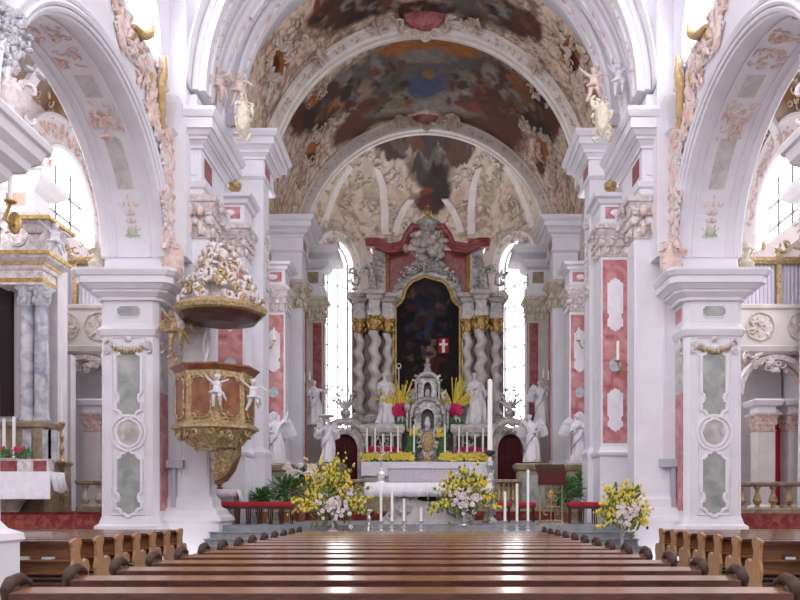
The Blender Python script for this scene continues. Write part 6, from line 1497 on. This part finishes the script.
for s in (-1, 1):
    sd = SN[s]
    ora = thing('balcony', f'{sd} aisle box balcony with scrolled cartouche panels and white curtains', 'balcony', (11.5, 26, 6.5), sx=s)
    xa, xb = (10.35, 13.1) if s > 0 else (9.9, 13.1)
    m = MB(s); m.rect(xa, xb, 24.6, 28.8, [(6.5, -.2), (6.6, .0), (6.75, .06), (6.8, .0), (7.95, .0), (8.0, .08), (8.1, .1), (8.14, .02)]); m.build('parapet', 'plaster_cream', ora)
    n = 2
    for k in range(n):
        m = MB(s); a = xa + (xb - xa) * (k + .5) / n if s > 0 else xa + .75 + 1.1 * k
        inlay(None, m, FRONT(a, 24.6, 7.4), outline(.85 if s > 0 else .9, .85, 'oval'), .02, .02); m.build('panel_field', 'stucco', ora)
    m = MB(s)
    for k in range(n):
        a = xa + (xb - xa) * (k + .5) / n if s > 0 else xa + .75 + 1.1 * k
        q = FRONT(a, 24.58, 7.4); m.ring([q.p(x_, y_, .02) for x_, y_ in outline(.9, .9, 'oval')], .03, 5, q.n); rocaille(m, q, .7, .7, 16, .1)
    for yy in (25.6, 27.4):
        q = SIDE(xa, yy, 7.4); m.ring([q.p(x_, y_, .02) for x_, y_ in outline(1.1, .85, 'oval')], .03, 5, q.n); rocaille(m, q, .8, .6, 14, .1)
    m.build('gilt_scrollwork', 'stucco_cream', ora)
    m = MB(s)
    for a in ((xa + .05), (xa + xb) / 2, xb - .1): m.box(a - .07, a + .07, 24.7, 24.85, 8.14, 9.5)
    for yy in (26.7, 28.7): m.box(xa + .02, xa + .16, yy - .07, yy + .07, 8.14, 9.5)
    m.rect(xa, xb, 24.7, 28.8, [(9.5, 0), (9.6, .06), (9.7, .08)]); rocaille(m, FRONT((xa + xb) / 2, 24.65, 9.9), xb - xa, .4, 22, .15); m.build('gilt_frame', 'gold_white', ora)
    m = MB(s)
    for i in range(int((xb - xa) / .13)): m.tube([(xa + .08 + .13 * i, 24.9, 8.14), (xa + .08 + .13 * i, 24.9, 9.5)], .065, 6)
    for i in range(28): m.tube([(xa + .15, 25.0 + .13 * i, 8.14), (xa + .15, 25.0 + .13 * i, 9.5)], .065, 6)
    m.build('curtain', 'curtain_white', ora)
    m = MB(s)
    for i in range(3): rocaille(m, Fr((xa + .3 + .5 * i, 24.5 + .1 * i, 6.35 - .12 * i)), .6, .3, 12, .14)
    archivolt(m, FRONT(xa + 1.3, 25.0, 0), 0, 5.2, 1.1, 1.15, [(0, 0), (0, .3), (.16, .3), (.2, 0)], 20); m.build('white_brackets', 'stucco', ora)
    m = MB(s); wall_arch(m, FRONT(xa + 1.3, 25.2, 0), -1.35, 1.4, 5.2, 6.5, -1.1, 1.1, 5.2, 5.2, 1.15, .3); m.build('arch_wall', 'stucco_pink', ora)
    m = MB(s); m.box(xa, 13.1, 27.5, 27.8, 1.0, 6.5); m.build('back_wall', 'plaster_pinkish', ora)
    # doorway pilasters with curtain below
    for k, x in enumerate((11.4, 12.4) if s > 0 else (11.0, 9.7)):
        t = thing('pilaster', f'{sd} aisle doorway pilaster with pink capital, ' + ((('left of the red curtain', 'right of the red curtain') if s > 0 else ('left of the red curtain', 'mostly hidden by the pier'))[k]), 'pillar', (x, 25.1, 1.0), sx=s)
        m = MB(s); m.rect(x - .28, x + .28, 24.9, 25.5, [(1.0, .1), (1.5, .1), (1.56, 0), (4.0, 0)]); m.build('shaft', 'plaster_cream', t)
        m = MB(s); capital(m, x - .26, x + .26, 24.9, 25.5, 4.0, 4.6); m.build('capital', 'stucco_pink', t)
        m = MB(s); m.rect(x - .28, x + .28, 24.9, 25.5, [(4.6, .02), (4.8, .02), (4.86, .16), (5.0, .22), (5.06, .18)]); m.build('cornice', 'plaster', t)
    m = MB(s)
    for i in range(6): xc_ = (11.7 if s > 0 else 10.3) + .09 * i; m.tube([(xc_, 25.6, 1.3), (xc_, 25.55, 4.4)], .06, 6)
    tag(m.build('curtain', 'red_cloth'), f'tall dark red curtain in the {sd} aisle doorway', 'curtain')
    m = MB(s); x = xa + .15; q = Fr((x, 24.2, 5.0)) 
    # transept piers with capitals seen above the balcony
    t = thing('pilaster', f'{sd} aisle corner pilaster with wide cornice beside the slanted arched window', 'pillar', (12.6, 24.0, 1.0), sx=s)
    m = MB(s); m.rect(12.2, 13.15, 23.4, 24.2, [(1.0, .1), (9.9, 0)]); m.build('shaft', 'plaster', t)
    m = MB(s); capital(m, 12.2, 13.15, 23.4, 24.2, 9.9, 10.7); m.build('capital', 'stucco', t)
    m = MB(s); m.rect(12.2, 13.15, 23.4, 24.2, [(10.7, .05), (10.8, .1), (11.3, .1), (11.4, .3), (11.6, .5), (11.75, .52)]); m.build('cornice', 'plaster', t)
    g = MB(s); g.fbox(FRONT(12.65, 23.4, 0), -.3, .3, 10.85, 11.25, 0, .12); g.build('marble_tile', 'wood_red', t)
    mkputto(f'pink stucco cherub sitting on the {sd} aisle corner cornice', 431 + s * 13.0 * F / 23.6 + (0 if s > 0 else 28), 150, 178, 23.3, 'sit', 0, 'putto_plaster')
for px, py0, py1, lab in ((62, 352, 402, 'pink stucco pendant drop on the left aisle wall'),):
    m = MB(); drop(m, Fr(P(px, (py0 + py1) / 2, 24.1)), .5, 1.7, n=8); tag(m.build('stucco_drop', 'stucco_pink'), lab, 'stucco')
mkputto('white figure leaning on the gilt cornice of the left side altar', 55, 222, 258, 21.6, 'fly', .6, 'statue_white')
m = MB(); m.box(-13.1, -11.35, 24.15, 24.5, 1.0, 6.4); struct(m.build('trim_15', 'plaster_pinkish'))
# ================================================================== LIGHT
w = bpy.data.worlds.new('world'); bpy.context.scene.world = w; w.use_nodes = True
w.node_tree.nodes['Background'].inputs['Color'].default_value = (.98, .96, 1.0, 1)
w.node_tree.nodes['Background'].inputs['Strength'].default_value = 1.7
def area(name, loc, rot, sx, sy, e, col=(1, .98, .96)):
    l = bpy.data.lights.new(name, 'AREA'); l.shape = 'RECTANGLE'; l.size = sx; l.size_y = sy; l.energy = e; l.color = col
    o = bpy.data.objects.new(name, l); C.objects.link(o); o.location = loc; o.rotation_euler = rot; return o
for s in (-1, 1):
    area('window_or_fill_light', (s * 12.9, 27.6, 12.9), (0, s * math.radians(70), 0), 2.6, 4.0, 220)        # aisle windows
    area('window_or_fill_light', (s * 6.9, 16.2, 13.9), (0, s * math.radians(60), 0), 2.2, 5, 110)            # clerestory windows
for s in (-1, 1):
    l_ = area('window_or_fill_light', (s * 13.0, 20.9, 12.0), (0, 0, 0), 2.4, 3.6, 160)
    l_.rotation_euler = (Vector((s * 5.7, 22.6, 7.0)) - l_.location).to_track_quat('-Z', 'Y').to_euler()   # added fill lamp at a made-up, unseen aisle window, brightens the pink pilasters
sc = bpy.context.scene
sc.view_settings.view_transform = 'Standard'; sc.view_settings.look = 'None'; sc.view_settings.gamma = 1
sc.view_settings.exposure = 0.68
sc.cycles.max_bounces = 7; sc.cycles.diffuse_bounces = 4; sc.cycles.glossy_bounces = 3
sc.cycles.sample_clamp_indirect = 6
